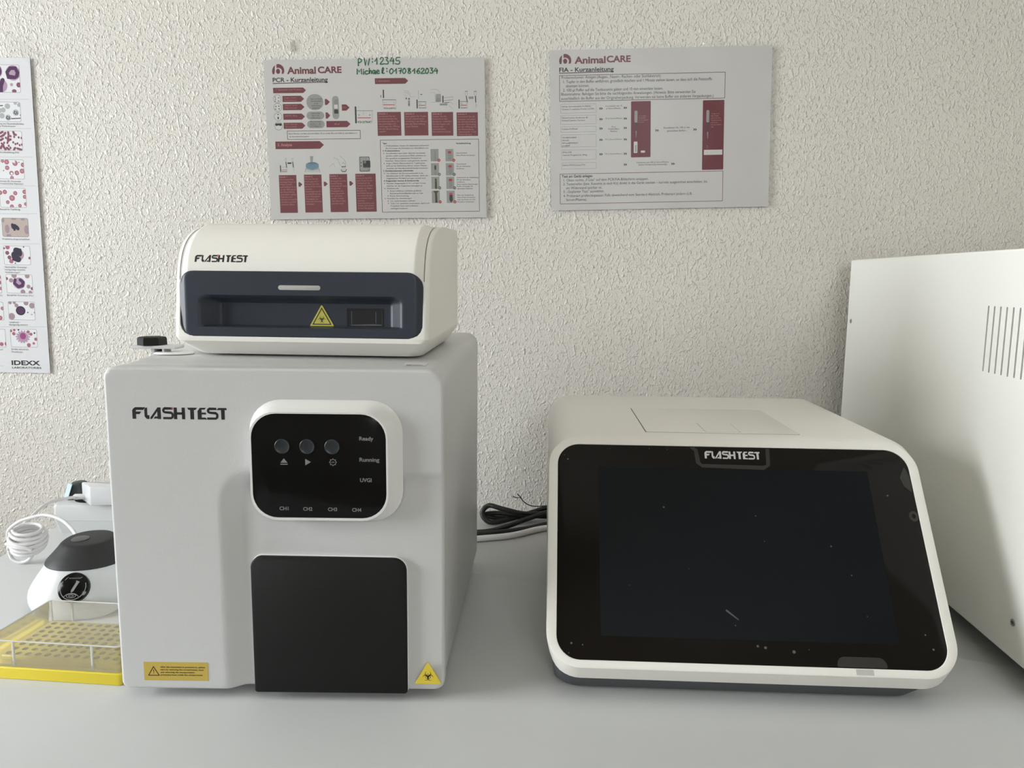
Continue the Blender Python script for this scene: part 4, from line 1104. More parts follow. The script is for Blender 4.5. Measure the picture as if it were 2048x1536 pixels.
# ------------------------------------------------------------------ worktop
t = thing('laboratory_bench', 'light grey laminate bench top that everything stands on, its left edge showing', 'table', (0, 0, 0))
mb = MB(); mb.box(-617, 1250, -780, -1, -28, 0, 'laminate', 1.5); mb.build('bench_top', t)
mb = MB(); mb.box(-560, 1190, -700, -60, -70, -28, 'metal_grey'); mb.build('bench_frame', t, smooth=False)
for x in (-560, 1150):
    for y in (-700, -100):
        mb = MB(); mb.box(x, x + 40, y, y + 40, -750, -70, 'metal_grey'); mb.build('leg', t, smooth=False)

# ------------------------------------------------------------------ sample extractor (large white cube, left)
EX, EY, EA = -0.31316, -0.5108, 0.00409
W_, H0, H1 = 257.4, 8.0, 266.4
t = thing('sample_extractor', 'large white cube-shaped analyser with black control panel and black door, standing on the bench', 'laboratory instrument', (EX, EY, 0), EA)
def ex_depth(u, v):
    z = v + H0; r = 24.0; x0, z1 = 91.0, 184.0
    d, n = rr_sdf(u, z, x0, -200, 600, z1, r)
    wdt = 7.5 if u < 130 else 4.0
    dep = 7.5 - 4.5 * ss((u - 95) / 140.0)
    return dep * ss((-d + wdt) / (2 * wdt))
mb = MB(); face_field(mb, W_, H1 - H0, (6, 8, 12, 8), 2.6, 0, 2.4, 'white_abs', 16, ex_depth, mapper=lambda u, d, v: (u, d, v + H0))
mb.build('front_cover', t, angle=50)
def exo(y):   # outline of the flaring body at depth y
    k = max(0.0, y - 17); xl = -0.5; xr = W_ - 1 + 0.040 * k; zt = H1 - 0.4 + 0.026 * k
    return xl, xr, zt
mb = MB(); L = []
for y in (15.2, 17.2, 17.8, 20, 40, 60, 85, 110, 150, 200, 260, 305, 309, 311):
    xl, xr, zt = exo(y); ins = {15.2: 2.5, 17.2: 2.5, 17.8: 0.6, 309: 1.5, 311: 5}.get(y, 0.0)
    L.append([(x - (9.0 * ss(max(0, y - 17) / 110.0) * ss((z - 60) / 200.0) if x < 60 else 0), y, z) for x, z in rrect(xl + ins, H0 + ins, xr - ins, zt - ins, (7, 9, 13, 9), 6)])
mb.loft(L, 'white_abs'); mb.build('body', t, angle=35)
for x in (20, 225):
    for y in (35, 280): mb = MB(); mb.loft([[(px, py, z) for px, py in circle(x, y, 9)] for z in (0, 8.5)], 'rubber'); mb.build('foot', t)
# control panel
P0 = 8.5
mb = MB(); x0, z0, x1, z1 = 111.6, 151.2, 216.6, 235.4
L = []
for o, y, s in ((0, 2.0, 1.0), (0, -0.2, 1.0), (0, -1.2, 0.72), (0, -3.5, 0.40), (0, -6.5, 0.10), (0, -P0 + 0.5, 0.0), (0, -P0, -0.06)):
    L.append([(x, y, z) for x, z in rrect(x0 - 2 * s, z0 - 2.5 * s, x1 + 9.5 * s, z1 + 7.5 * s, 20.5 + 4 * s, 8)])
L.append([(x, -P0, z) for x, z in rrect(113.3, 153.2, 214.7, 233.6, 19, 8)])
L.append([(x, -P0 + 0.9, z) for x, z in rrect(113.5, 153.4, 214.5, 233.4, 18.8, 8)])
mb.loft(L, 'bezel', cap0=False); cp = mb.build('control_panel', t, angle=38)
mb = MB(); mb.loft([[(x, y, z) for x, z in rrect(113.5 + i, 153.4 + i, 214.5 - i, 233.4 - i, 18.6 - i, 8)] for y, i in ((-P0 + 0.9, 0), (-P0 + 0.35, 0), (-P0 + 0.2, 0.3))], 'black_gloss'); mb.build('panel_window', cp)
for x in (136.6, 155.4, 174.2):
    mb = MB(); mb.loft([[(px, y, pz) for px, pz in circle(x, 208.6, r, n=32)] for y, r in ((-P0 + 0.3, 5.7), (-P0 - 0.1, 5.7), (-P0 - 0.35, 5.4), (-P0 - 0.2, 4.9), (-P0 + 0.05, 4.2), (-P0 + 0.1, 0.8))], 'button'); mb.build('button', cp)
mb = MB(); put = lambda x, z: (x, -P0 + 0.12, z)
def ctext(s, x, z, w, cap, bold=1): text(mb, s, x, z, w, cap, 'print_grey', put, bold, down=-1)
k = 0.982
def ex8(u, z): return (164 + (u - 162.2) * k + 0.0, 193.6 + (z - 191.5) * k)
for s, px, pz, w, cap in (('Ready', 194.7, 213.2, 10.6, 3.0), ('Running', 194.6, 197.0, 15.0, 3.0), ('UVGI', 194.8, 181.2, 8.7, 3.0)):
    ctext(s, px, pz + 0.6, w, cap)
mb.build('status_lettering', cp, smooth=False)['label'] = 'grey status names'; mb = MB()
for s, px, pz, w, cap in (('CH1', 133.2, 158.6, 6.8, 2.8), ('CH2', 151.2, 158.4, 7.0, 2.8), ('CH3', 170.0, 158.3, 7.0, 2.8), ('CH4', 188.4, 158.0, 7.0, 2.8)):
    ctext(s, px, pz + 0.6, w, cap)
mb.build('channel_lettering', cp, smooth=False)['label'] = 'grey channel names'
mb = MB()
mb.face([put(*p) for p in ((134.9, 196.0), (140.4, 196.0), (137.65, 199.4))], 'print_grey'); mb.face([put(*p) for p in ((134.9, 194.5), (140.4, 194.5), (140.4, 195.2), (134.9, 195.2))], 'print_grey')
mb.build('button_symbol', cp, smooth=False)['label'] = 'grey eject symbol'; mb = MB()
mb.face([put(*p) for p in ((153.7, 194.2), (158.0, 196.8), (153.7, 199.2))], 'print_grey')
mb.build('button_symbol', cp, smooth=False)['label'] = 'grey play triangle'; mb = MB()
cx, cz = 174.6, 196.8
for q in ribbon(circle(cx, cz, 2.2, n=28), 0.45, True): mb.face([put(*p) for p in q], 'print_grey')
for i in range(8):
    a = i * PI / 4; mb.face([put(cx + math.cos(a) * 3.2, cz + math.sin(a) * 3.2), put(cx + math.cos(a + .22) * 2.3, cz + math.sin(a + .22) * 2.3), put(cx + math.cos(a - .22) * 2.3, cz + math.sin(a - .22) * 2.3)], 'print_grey')
ctext('UV', cx - 1.25, cz - 0.6, 2.5, 1.25)
mb.build('button_symbol', cp, smooth=False)['label'] = 'grey sun symbol with UV inside'
# door
mb = MB(); L = []
for y, i in ((10, 0), (-0.2, 0), (-1.0, 0.25), (-1.5, 0.9)):
    L.append([(x, y, z) for x, z in rrect(106.6 + i, 7.0 + i, 228.2 - i, 119.0 - i, (2.0, 2.5, 10.5, 8.5), 8)])
mb.loft(L, 'black_matt', cap0=False); dr = mb.build('door', t, angle=38); dr['label'] = 'black textured door'
mb = MB(); L = []
for y, i in ((8.5, 0.6), (5.2, 0.6), (3.6, 0.5), (3.2, 0.0)):
    L.append([(x, y - (2.0 if x > 150 else 0) * ss((x - 110) / 110), z) for x, z in rrect(106.6 - i, 7.6, 228.2 + i, 119.0 + i, (2, 2, 11, 9), 8)])
mb.loft(L, 'bezel', cap0=False, cap1=False); mb.build('door_surround', t, angle=60)
# wordmark and stickers
mb = MB(); wordmark(mb, 21.1, 226.9, 71.7, 'ink', lambda x, z: (x, -0.08, z), 9.0); mb.face([(x, -0.1, z) for x, z in circle(51.3, 235.4, .7, n=10)], 'red'); mb.build('brand_lettering', t, smooth=False)
mb = MB(); mb.box(18.6, 69.6, -0.25, 0.05, 15.6, 31.0, 'sticker_amber'); ws = mb.build('warning_sticker', t, smooth=False); ws['label'] = 'amber rectangular warning sticker'
mb = MB(); put = lambda x, z: (x, -0.32, z)
for q in ribbon([(22.2, 19.9), (30.6, 19.9), (26.4, 27.2)], 0.75, True): mb.face([put(*p) for p in q], 'ink')
text(mb, '!', 26.1, 21.4, 0.55, 3.4, 'ink', put, 1, down=-1)
for i, (s, w) in enumerate((('After the instrument is powered on, please', 35.5), ('start by restoring the compartment, door', 34.6), ('and removing the transportation', 27.0), ('protective foam inside the compartment.', 33.6))):
    text(mb, s, 31.8, 26.4 - i * 2.2, w, 1.25, 'ink', put, 1, down=-1)
mb.build('warning_print', ws, smooth=False)
def tri_outline(cx, z0, w, h, r, n=4):
    P = [Vector((cx - w / 2, z0)), Vector((cx + w / 2, z0)), Vector((cx, z0 + h))]; out = []
    for i in range(3):
        a, b, c = P[i - 1], P[i], P[(i + 1) % 3]; u = (a - b).normalized(); v = (c - b).normalized()
        for k in range(n + 1):
            s = k / n; out.append(tuple(b + u * r * (1 - s) ** 2 + v * r * s ** 2))
    return out
mb = MB(); mb.loft([[(x, y, z) for x, z in tri_outline(244.4, 15.2, 21.4, 18.2, 1.4)] for y in (0.9, -0.25)], 'sticker_yellow'); bs = mb.build('biohazard_sticker', t, smooth=False); bs['label'] = 'yellow triangular biohazard sticker'
mb = MB(); biohazard(mb, 244.4, 21.6, 4.9, 'ink', lambda x, z: (x, -0.32, z)); mb.build('biohazard_symbol', bs, smooth=False)
mb = MB(); mb.face([(222.5, 26, H1 + 0.05), (240.5, 26, H1 + 0.05), (240.5, 48, H1 + .55), (222.5, 48, H1 + .55)], 'print_white'); mb.face([(225, 29, H1 + 0.25), (229, 29, H1 + 0.25), (229, 32, H1 + .35), (225, 32, H1 + .35)], 'ink'); mb.face([(229, 30, H1 + 0.25), (238, 30, H1 + 0.25), (238, 31, H1 + .35), (229, 31, H1 + .35)], 'ink')
mb.build('top_label', t, smooth=False)['label'] = 'small white label under the reader'

# ------------------------------------------------------------------ clamp bracket on the extractor's top-left edge
t = thing('clamp_bracket', 'small white bracket with black hexagonal knob on the white cube, left of the smaller instrument', 'bracket', (-0.3175, -0.420, 0.2682), 0.0)
mb = MB(); mb.loft([[(x, y, z) for x, y in circle(0, 0, r, n=6, a0=0.35)] for z, r in ((7.0, 12.0), (12.6, 11.8), (13.9, 11.0), (14.2, 9.6))], 'black_matt'); mb.build('knob', t, angle=25)['label'] = 'black hexagonal knob'
mb = MB(); mb.box(-14.5, 24, -9, 9, 4.2, 7.0, 'white_abs', 0.7); mb.build('top_plate', t)
mb = MB(); mb.box(1.0, 4.2, -6, 7, 0.2, 4.4, 'white_abs', 0.4); mb.box(11.5, 13.2, -7, 7, 0.2, 4.4, 'white_abs', 0.3); mb.box(2, 12, 5, 7.5, 0.2, 4.4, 'base_grey', 0.3); mb.build('post', t)
mb = MB(); mb.loft([[(x, y, z) for x, y in circle(20, -3, rx, ry, n=28)] for z, rx, ry in ((0.05, 17, 12), (0.9, 16.8, 11.8), (1.5, 15.8, 11))], 'bezel'); mb.build('foot_disc', t)

# ------------------------------------------------------------------ small reader on top
t = thing('compact_reader', 'smaller ivory instrument with slate-blue front panel, stacked on the large white cube', 'laboratory instrument', (-0.1784, -0.4510, 0.2693), -0.060)
t.rotation_euler = (0.024, 0, -0.060)
def rd(secs, n=4):
    return [[(x, y, z) for x, y in rrect(-hx + i, yf + i, hx - i, yb - i, r, n)] for z, hx, yf, yb, r, i in secs]
PROF = [(13.5, -4.6), (16, -4.7), (17, -4.6), (19, -4.4), (22, -4.0), (26, -3.4), (32, -2.6), (50, 0.3), (66, 3.2), (77, 6.2), (85.5, 10.5), (93, 17.0), (99, 25.5), (103.5, 36), (106.5, 48), (108.2, 62), (108.9, 78)]
secs = [(0, 96, 14, 160, 11, 0), (1.2, 97.5, 12.5, 161, 11, 0), (12.5, 105.6, -3.9, 166, 7, 0)] + [(z, 106.5, y, 167, 4.5, 0) for z, y in PROF[1:]] + [(109.4, 105.8, 92, 166.5, 4, 0), (109.8, 104.5, 97, 165, 4, 0)]
def rdn(z, hx, yf, yb, r):   # horizontal section; the front is hollowed out where the blue panel sits
    P = rrect(-hx, yf, hx, yb, r, 4); dy = 19.0 if 16.6 < z < 56 else 0.0; q = max(0.0, 1 - (z - 16.7) / 11.0)
    xn = min(101.3, hx - r - 0.5) if z < 14 else 101.3 - 11.0 * (1 - math.sqrt(max(0.0, 1 - q * q)))
    return [(x, y, z) for x, y in P[:5] + [(-xn, yf), (-xn, yf + dy), (xn, yf + dy), (xn, yf)] + P[5:]]
S_ = [rdn(z, hx, yf, yb, r) for z, hx, yf, yb, r, i in secs]
def at_z(z, like): 
    a = rdn(z, 106.5, like, 167, 4.5); return a
S2_ = []
for q in S_:
    z = q[0][2]
    if z == 17: S2_.append(rdn(16.5, 106.5, -4.65, 167, 4.5)); S2_.append(rdn(16.7, 106.5, -4.65, 167, 4.5)); continue
    if z == 66: S2_.append(rdn(55.8, 106.5, 1.3, 167, 4.5)); S2_.append(rdn(56.2, 106.5, 1.35, 167, 4.5))
    S2_.append(q)
mb = MB(); mb.loft(S2_, 'cream_abs'); mb.build('housing', t, angle=32)
# raised front cover: surface following the profile, edges sloping down at both sides
def prof_pt(s):
    z = 16 + s
    for (z0, y0), (z1, y1) in zip(PROF[7:], PROF[8:]):
        if z <= z1 or (z1, y1) == PROF[-1]:
            k = (z - z0) / (z1 - z0); return y0 + (y1 - y0) * k, z
    return PROF[-1][1], z
import bisect
_pp = catmull([(0, y, z) for z, y in [(16, 0.0), (30, 0.5), (50, 1.4)] + PROF[8:]], 6); _len = [0.0]
for a, b in zip(_pp, _pp[1:]): _len.append(_len[-1] + (b - a).length)
def on_prof(s, off):
    i = min(max(bisect.bisect(_len, s) - 1, 0), len(_len) - 2); k = (s - _len[i]) / (_len[i + 1] - _len[i]); a, b = _pp[i], _pp[i + 1]
    p = a + (b - a) * k; a2 = _pp[max(i - 1, 0)]; b2 = _pp[min(i + 2, len(_pp) - 1)]; tg = (b2 - a2).normalized(); nr = Vector((0, -tg.z, tg.y))
    return p + nr * off
mb = MB(); xs = [-101.5, -101, -99.5, -98, -96.5, -95, -94, -93, -60, 0, 60, 93, 94, 95, 96.5, 98, 99.5, 101, 101.5]; SL = _len[-1]; L = []
for i in range(46):
    s = 37 + (SL - 37) * i / 45; k = min(1.0, (SL - s) / 40.0)
    L.append([(x, *(on_prof(s, -0.5 + 4.5 * ss((101.5 - abs(x)) / 7.5) * ss(k))[1:])) for x in xs])
mb.loft(L, 'cream_abs', cap0=False, cap1=False, closed=False); mb.build('front_cover', t, angle=50)
for sx in (-1, 1):
    mb = MB(); L = []
    for i in range(40):
        s = 38 + (SL - 44) * i / 39; p = on_prof(s, 0.12); L.append([(sx * 101.7, p.y, p.z), (sx * 102.2, p.y, p.z)])
    mb.loft(L, 'rim_dark', cap0=False, cap1=False, closed=False); mb.build('side_seam', t)
# blue panel with finger recess
BT = math.radians(2.6)
def bmap(u, d, v):
    return (u - 101.5, -4.9 + d * math.cos(BT) + v * math.sin(BT), 16.6 + v * math.cos(BT) - d * math.sin(BT))
def clamp01(t): return max(0.0, min(1.0, t))
def bl_depth(u, v):
    a = clamp01(min((u - 17.5) / 13.5, (186 - u) / 11.0)); b = clamp01((33.0 - v) / 3.4 if v > 15 else 1.0)
    dep = 0.0
    if u > 17 and u < 187 and v < 33.2:
        c = 1 - clamp01(math.hypot(1 - clamp01(min((u - 17.5) / 13.5, (186 - u) / 11.0)), max(0.0, 1 - clamp01((33.2 - v) / 5.0)) * 0.9))
        c = min(c if v > 24 else a, b); dep = 11.0 * clamp01(c) * clamp01((v - 7.6) / 1.6)
    e = min(u, 203 - u); dep += 2.6 * (1 - ss(e / 6.5))
    return dep
mb = MB(); face_field(mb, 203, 53.4, (11, 12, 13, 13), 0.9, 0, 1.6, 'navy', 14.2, bl_depth, mapper=bmap, extra_v=(7.4, 7.6, 8.0, 8.6, 9.2)); bp_ = mb.build('blue_panel', t, angle=40); bp_['label'] = 'slate-blue front panel with sunken finger recess'
mb = MB(); L = []
for d, i in ((0.4, 0), (-0.25, 0), (-0.4, 0.5)): L.append([bmap(x, d, z) for x, z in rrect(84.5 + i, 38.4 + i, 119.5 - i, 42.2 - i, 1.85 - i * .9, 6)])
mb.loft(L, 'led_bar', cap0=False); mb.build('light_bar', bp_)['label'] = 'narrow frosted light bar'
mb = MB(); L = []
for d, i in ((11.3, -1.0), (10.75, -1.0), (10.7, 0.0), (10.9, 0.4)): L.append([bmap(x, d, z) for x, z in rrect(138.5 + i, 9.2 + i, 167.5 - i, 23.2 - i, 1.0, 3)])
mb.loft(L, 'rim_dark', cap0=False, cap1=False)
mb.face([bmap(x, 10.85, z) for x, z in rrect(138.5, 9.2, 167.5, 23.2, 1.0, 3)], 'rim_dark')
for a, b, c, d_ in ((141.6, 11.0, 142.2, 21.6), (161.8, 11.8, 162.4, 21.4)): mb.face([bmap(x, 10.8, z) for x, z in ((a, b), (c, b), (c, d_), (a, d_))], 'base_grey')
mb.face([bmap(x, 10.78, z) for x, z in ((141, 9.8), (167, 10.0), (167, 10.9), (160, 11.2), (141, 10.5))], 'dust')
mb.build('cartridge_window', bp_, smooth=False)['label'] = 'small black cartridge window'
mb = MB(); T_ = tri_outline(116.8, 8.6, 21.2, 18.4, 1.6); mb.loft([[bmap(x, d, z) for x, z in T_] for d in (11.0, 10.7)], 'sticker_olive'); s2 = mb.build('biohazard_sticker', bp_, smooth=False); s2['label'] = 'dull yellow biohazard triangle with black outline'
mb = MB()
for q in ribbon([(109.3, 10.6), (124.3, 10.6), (116.8, 23.7)], 0.9, True): mb.face([bmap(x, 10.64, z) for x, z in q], 'ink')
biohazard(mb, 116.8, 14.6, 3.6, 'ink', lambda x, z: bmap(x, 10.64, z)); mb.build('biohazard_symbol', s2, smooth=False)
mb = MB(); 
def lput(x, z): p = on_prof(z - 16, 4.1); return (x, p.y, p.z)
wordmark(mb, -88.5, 76.0, 44.4, 'ink', lput, 5.7)
for q in ribbon(circle(-69.2, 81.3, .75, n=12), 0.35, True): mb.face([lput(*p) for p in q], 'red')
mb.build('brand_lettering', t, smooth=False)
for x in (-80, 80):
    for y in (35, 140): mb = MB(); mb.loft([[(px, py, z) for px, py in circle(x, y, 6)] for z in (-1.3, 0.2)], 'rubber'); mb.build('foot', t)

# ------------------------------------------------------------------ touchscreen analyser (centre right)
GA, GT = -0.03788, 0.6132
t = thing('touchscreen_analyser', 'white analyser with a large sloping black touchscreen, between the white cube and the tall cabinet', 'laboratory instrument', (0.03307, -0.50484, 0), GA)
cT, sT = math.cos(GT), math.sin(GT)
def gp(u, s, off=0.0): return (u, s * sT - off * cT, 35 + s * cT + off * sT)
N_ = 10
out = rrect(-8.3, -6.6, 316.6, 194.2, 28, N_); hole = rrect(0, 0, 307.9, 185.7, (19, 19, 19, 19), N_)
def ins(o, i): return rrect(-8.3 + i, -6.6 + i, 316.6 - i, 194.2 - i, 28 - i, N_)
L = [[gp(x, s, -1.0) for x, s in hole], [gp(x, s, 0.6) for x, s in hole], [gp(x, s, 0.9) for x, s in rrect(-.5, -.5, 308.4, 186.2, 19.5, N_)], [gp(x, s, 0.9) for x, s in ins(out, 1.8)], [gp(x, s, 0.3) for x, s in ins(out, 0.5)], [gp(x, s, -0.8) for x, s in ins(out, 0)]]
edge = L[-1]; mid = []; 
for (x, y, z), (ux_, us) in zip(edge, out):
    wb_ = ss((22 - us) / 24.0); wt = ss((us - 165) / 25.0)
    mid.append((x, y + 5 + 3 * wb_, z - 12.0 * wb_ + 2.8 * wt))
L.append(mid); L.append([(x, 345 - 0 * z, z) for x, y, z in mid])
def shr(P, k, y): 
    cx, cz = 154, 107; return [(x + (cx - x) * k / 160, y, z + (cz - z) * k / 90) for x, _, z in P]
# rounded rear corners in plan
for k, y in ((1.5, 352), (5, 357), (10, 360)): L.append(shr(mid, k, y))
mb = MB(); mb.loft(L, 'cream_abs', cap0=False); mb.build('housing', t, angle=30)
mb = MB(); mb.loft([[gp(x, s, o) for x, s in rrect(i, i, 307.9 - i, 185.7 - i, 19 - i, N_)] for o, i in ((-1.2, .15), (0.2, .15), (0.45, .45))], 'glass_black', cap0=False); gl = mb.build('touch_glass', t); gl['label'] = 'black touchscreen glass with rounded corners'
mb = MB(); mb.face([gp(x, s, 0.50) for x, s in ((35.6, 19.0), (271.5, 19.0), (271.5, 164.8), (35.6, 164.8))], 'lcd'); mb.build('display_area', gl, smooth=False)['label'] = 'slightly bluish switched-off display'
mb = MB(); put = lambda u, s: gp(u, s, 0.56)
P = [(119.5, 185.0), (123.5, 182), (124.8, 170), (128, 167.2), (182, 166.4), (186.2, 169), (187.2, 184.5)]
for q in ribbon([p[:] for p in P], 3.4): mb.face([put(*p) for p in q], 'foil')
mb.build('protective_film', gl, smooth=False)['label'] = 'clear film frame around the brand lettering'; mb = MB()
mb.face([put(*p) for p in rrect(220.5, 0.8, 259, 8.6, (1, 1, 6, 6), 4)], 'foil')
mb.build('protective_film', gl, smooth=False)['label'] = 'film tab at the lower edge'; mb = MB()
for q in ribbon(circle(303.6, 125.0, 2.8, 3.4, n=20), 2.4, True): mb.face([put(*p) for p in q], 'foil')
mb.build('protective_film', gl, smooth=False)['label'] = 'round film ring at the right edge'; mb = MB()
mb.face([put(*p) for p in ((298.5, 160), (300.5, 152), (306.5, 146), (307.2, 160), (304, 170))], 'foil')
mb.build('protective_film', gl, smooth=False)['label'] = 'torn film scrap by the upper right corner'
mb = MB()
for i, (u, s, r) in enumerate(((9, 171, .8), (6, 175, .4), (47, 182, .3), (98, 182, .35), (12, 12.5, .9), (21, 11.5, .6), (10, 5, .5), (92, 128, .8), (170, 122, .5), (230, 97, .7), (243, 73, .6), (285, 143, .8), (293, 27, .7), (297, 16, .9), (160, 14.5, 1.0), (166, 13.5, 1.1), (144, 30, .5), (188, 11, 1.3), (200, 13, .4), (175, 100, .4), (60, 60, .3), (110, 75, .3), (250, 40, .4), (82, 182.5, .4))):
    mb.face([gp(px, pz, 0.62) for px, pz in circle(u, s, r, n=10)], 'dust')
for q in ribbon([(137.5, 42), (147, 34.5)], [1.5, .8]): mb.face([gp(*p, 0.62) for p in q], 'dust')
mb.build('dust', gl, smooth=False)['kind'] = 'stuff'
mb = MB(); wordmark(mb, 131.0, 174.2, 48.8, 'print_white', lambda u, s: gp(u, s, 0.6), 7.2); mb.build('brand_lettering', gl, smooth=False)['label'] = 'white brand lettering above the display'
mb = MB(); mb.face([gp(x, s, 1.0) for x, s in ((234, -4.9), (247.5, -4.9), (247.5, -0.6), (234, -0.6))], 'paper'); mb.build('bezel_patch', t, smooth=False)['label'] = 'small beige rectangle on the bezel'  # small flat beige rectangle on the lower bezel
# printer hatch in the top
ZT = 35 + 194.2 * cT + 1.9
ztop = max(p[2] for p in mid)
mb = MB()
for i, (x0, y0, x1, y1, z, key) in enumerate(((80.6, 122.6, 221.2, 255.6, ztop + 0.06, 'base_grey'),)):
    mb.face([(x, y, z) for x, y in rrect(x0, y0, x1, y1, 1.5, 3)], key)
mb.loft([[(x, y, z) for x, y in rrect(81.3 + i, 123.3 + i, 220.5 - i, 254.9 - i, 1.2, 3)] for z, i in ((ztop + .05, 0), (ztop + 0.45, 0), (ztop + .6, .3))], 'cream_abs', cap0=False)
ht = mb.build('printer_hatch', t, angle=30)
mb = MB(); mb.face([(x, y, ztop + .64) for x, y in rrect(136.0, 126.0, 168.5, 170.5, .8, 3)], 'metal_grey'); mb.loft([[(x, y, z) for x, y in rrect(136.5 + i, 126.5 + i, 168.0 - i, 170 - i, .8, 3)] for z, i in ((ztop + .62, 0), (ztop + 0.85, .15))], 'cream_abs', cap0=False); mb.build('latch', ht, angle=30)
mb = MB(); L = []
for z, y0, i in ((2.5, 19, 7), (5, 17, 5), (17.0, 9.0, 3.5), (23.5, 9.5, 3.5)): L.append([(x, y, z) for x, y in rrect(-8.3 + i + 2, y0, 316.6 - i - 2 - (14 if z < 6 else 4), 350, (20, 20, 12, 12), 6)])
mb.loft(L, 'base_grey'); mb.build('base', t, angle=30)['label'] = 'dark grey underside tray'
for x in (30, 280):
    for y in (45, 320): mb = MB(); mb.loft([[(px, py, z) for px, py in circle(x, y, 9)] for z in (0, 3)], 'rubber'); mb.build('foot', t)

# ------------------------------------------------------------------ tall cabinet instrument (right)
CX, CY, CA = 0.44695, -0.03022, -0.06242
t = thing('steel_cabinet', 'tall off-white metal cabinet with vertical vent slots at the right edge', 'cabinet', (CX, CY, 0), CA)
D_, Z0, Z1 = 520.0, 20.0, 364.7
slots = [(351.3 + i * 9.9) for i in range(15)]; sw, sz0, sz1 = 2.5, 255.3, 315.2
mb = MB(); K_ = 'cabinet'
def lf(d0, d1, z0, z1, x=0.0, key=K_): mb.face([(x, -d0, z0), (x, -d1, z0), (x, -d1, z1), (x, -d0, z1)], key)
E_ = 2.5
lf(E_, slots[0] - sw / 2, Z0 + E_, Z1 - E_); lf(slots[-1] + sw / 2, D_ - E_, Z0 + E_, Z1 - E_)
lf(slots[0] - sw / 2, slots[-1] + sw / 2, Z0 + E_, sz0); lf(slots[0] - sw / 2, slots[-1] + sw / 2, sz1, Z1 - E_)
for a, b in zip(slots, slots[1:]): lf(a + sw / 2, b - sw / 2, sz0, sz1)
for a in slots:
    p0, p1 = a - sw / 2, a + sw / 2
    for (A, B) in (((p0, sz0), (p0, sz1)), ((p1, sz0), (p1, sz1)), ((p0, sz0), (p1, sz0)), ((p0, sz1), (p1, sz1))):
        mb.face([(0, -A[0], A[1]), (0, -B[0], B[1]), (2.5, -B[0], B[1]), (2.5, -A[0], A[1])], K_)
    lf(p0, p1, sz0, sz1, 2.5, 'rim_dark')
    for zc in (sz0, sz1):   # rounded slot ends
        sgn = 1 if zc == sz0 else -1
        for q in (p0, p1):
            s2_ = 1 if q == p0 else -1
            mb.face([(0.01, -q, zc), (0.01, -(q + s2_ * sw * .5), zc), (0.01, -(q + s2_ * sw * .15), zc + sgn * sw * .18), (0.01, -q, zc + sgn * sw * .5)], K_)
prof = [(0, 0, E_, E_)]
def ring(x, i): return [(x, -d, z) for d, z in ((i, Z0 + i), (D_ - i, Z0 + i), (D_ - i, Z1 - i), (i, Z1 - i))]
mb.loft([ring(0, E_), ring(0.35, 1.2), ring(1.2, 0.35), ring(E_, 0), ring(430 - E_, 0), ring(430, E_)], K_, cap0=False)
mb.build('housing', t, angle=50)
for d, z, r in ((15.5, 283.5, 3.0), (434.4, 51.9, 3.2)):
    mb = MB(); L = []
    for x, rr in ((0.05, r), (-0.5, r), (-0.9, r * .75), (-0.8, r * .45), (-0.1, r * .4)): L.append([(x, -d + a, z + b) for a, b in circle(0, 0, rr, n=20)])
    mb.loft(L, 'steel', cap0=False, cap1=False); mb.face([(-0.1, -d + a, z + b) for a, b in circle(0, 0, r * .4, n=6)], 'rim_dark'); mb.build('screw', t)
mb = MB(); mb.box(26, 405, -(D_ - 26), -20, 4, Z0 + 1, 'rim_dark'); mb.build('shaded_base', t, smooth=False)['label'] = 'near-black recessed base, its colour holding the shade under the cabinet'  # near-black base: shade of the gap under the cabinet is in its colour
for x in (45, 380):
    for y in (-60, -470): mb = MB(); mb.loft([[(px, py, z) for px, py in circle(x, y, 14)] for z in (0, 4.5)], 'rubber'); mb.build('foot', t)

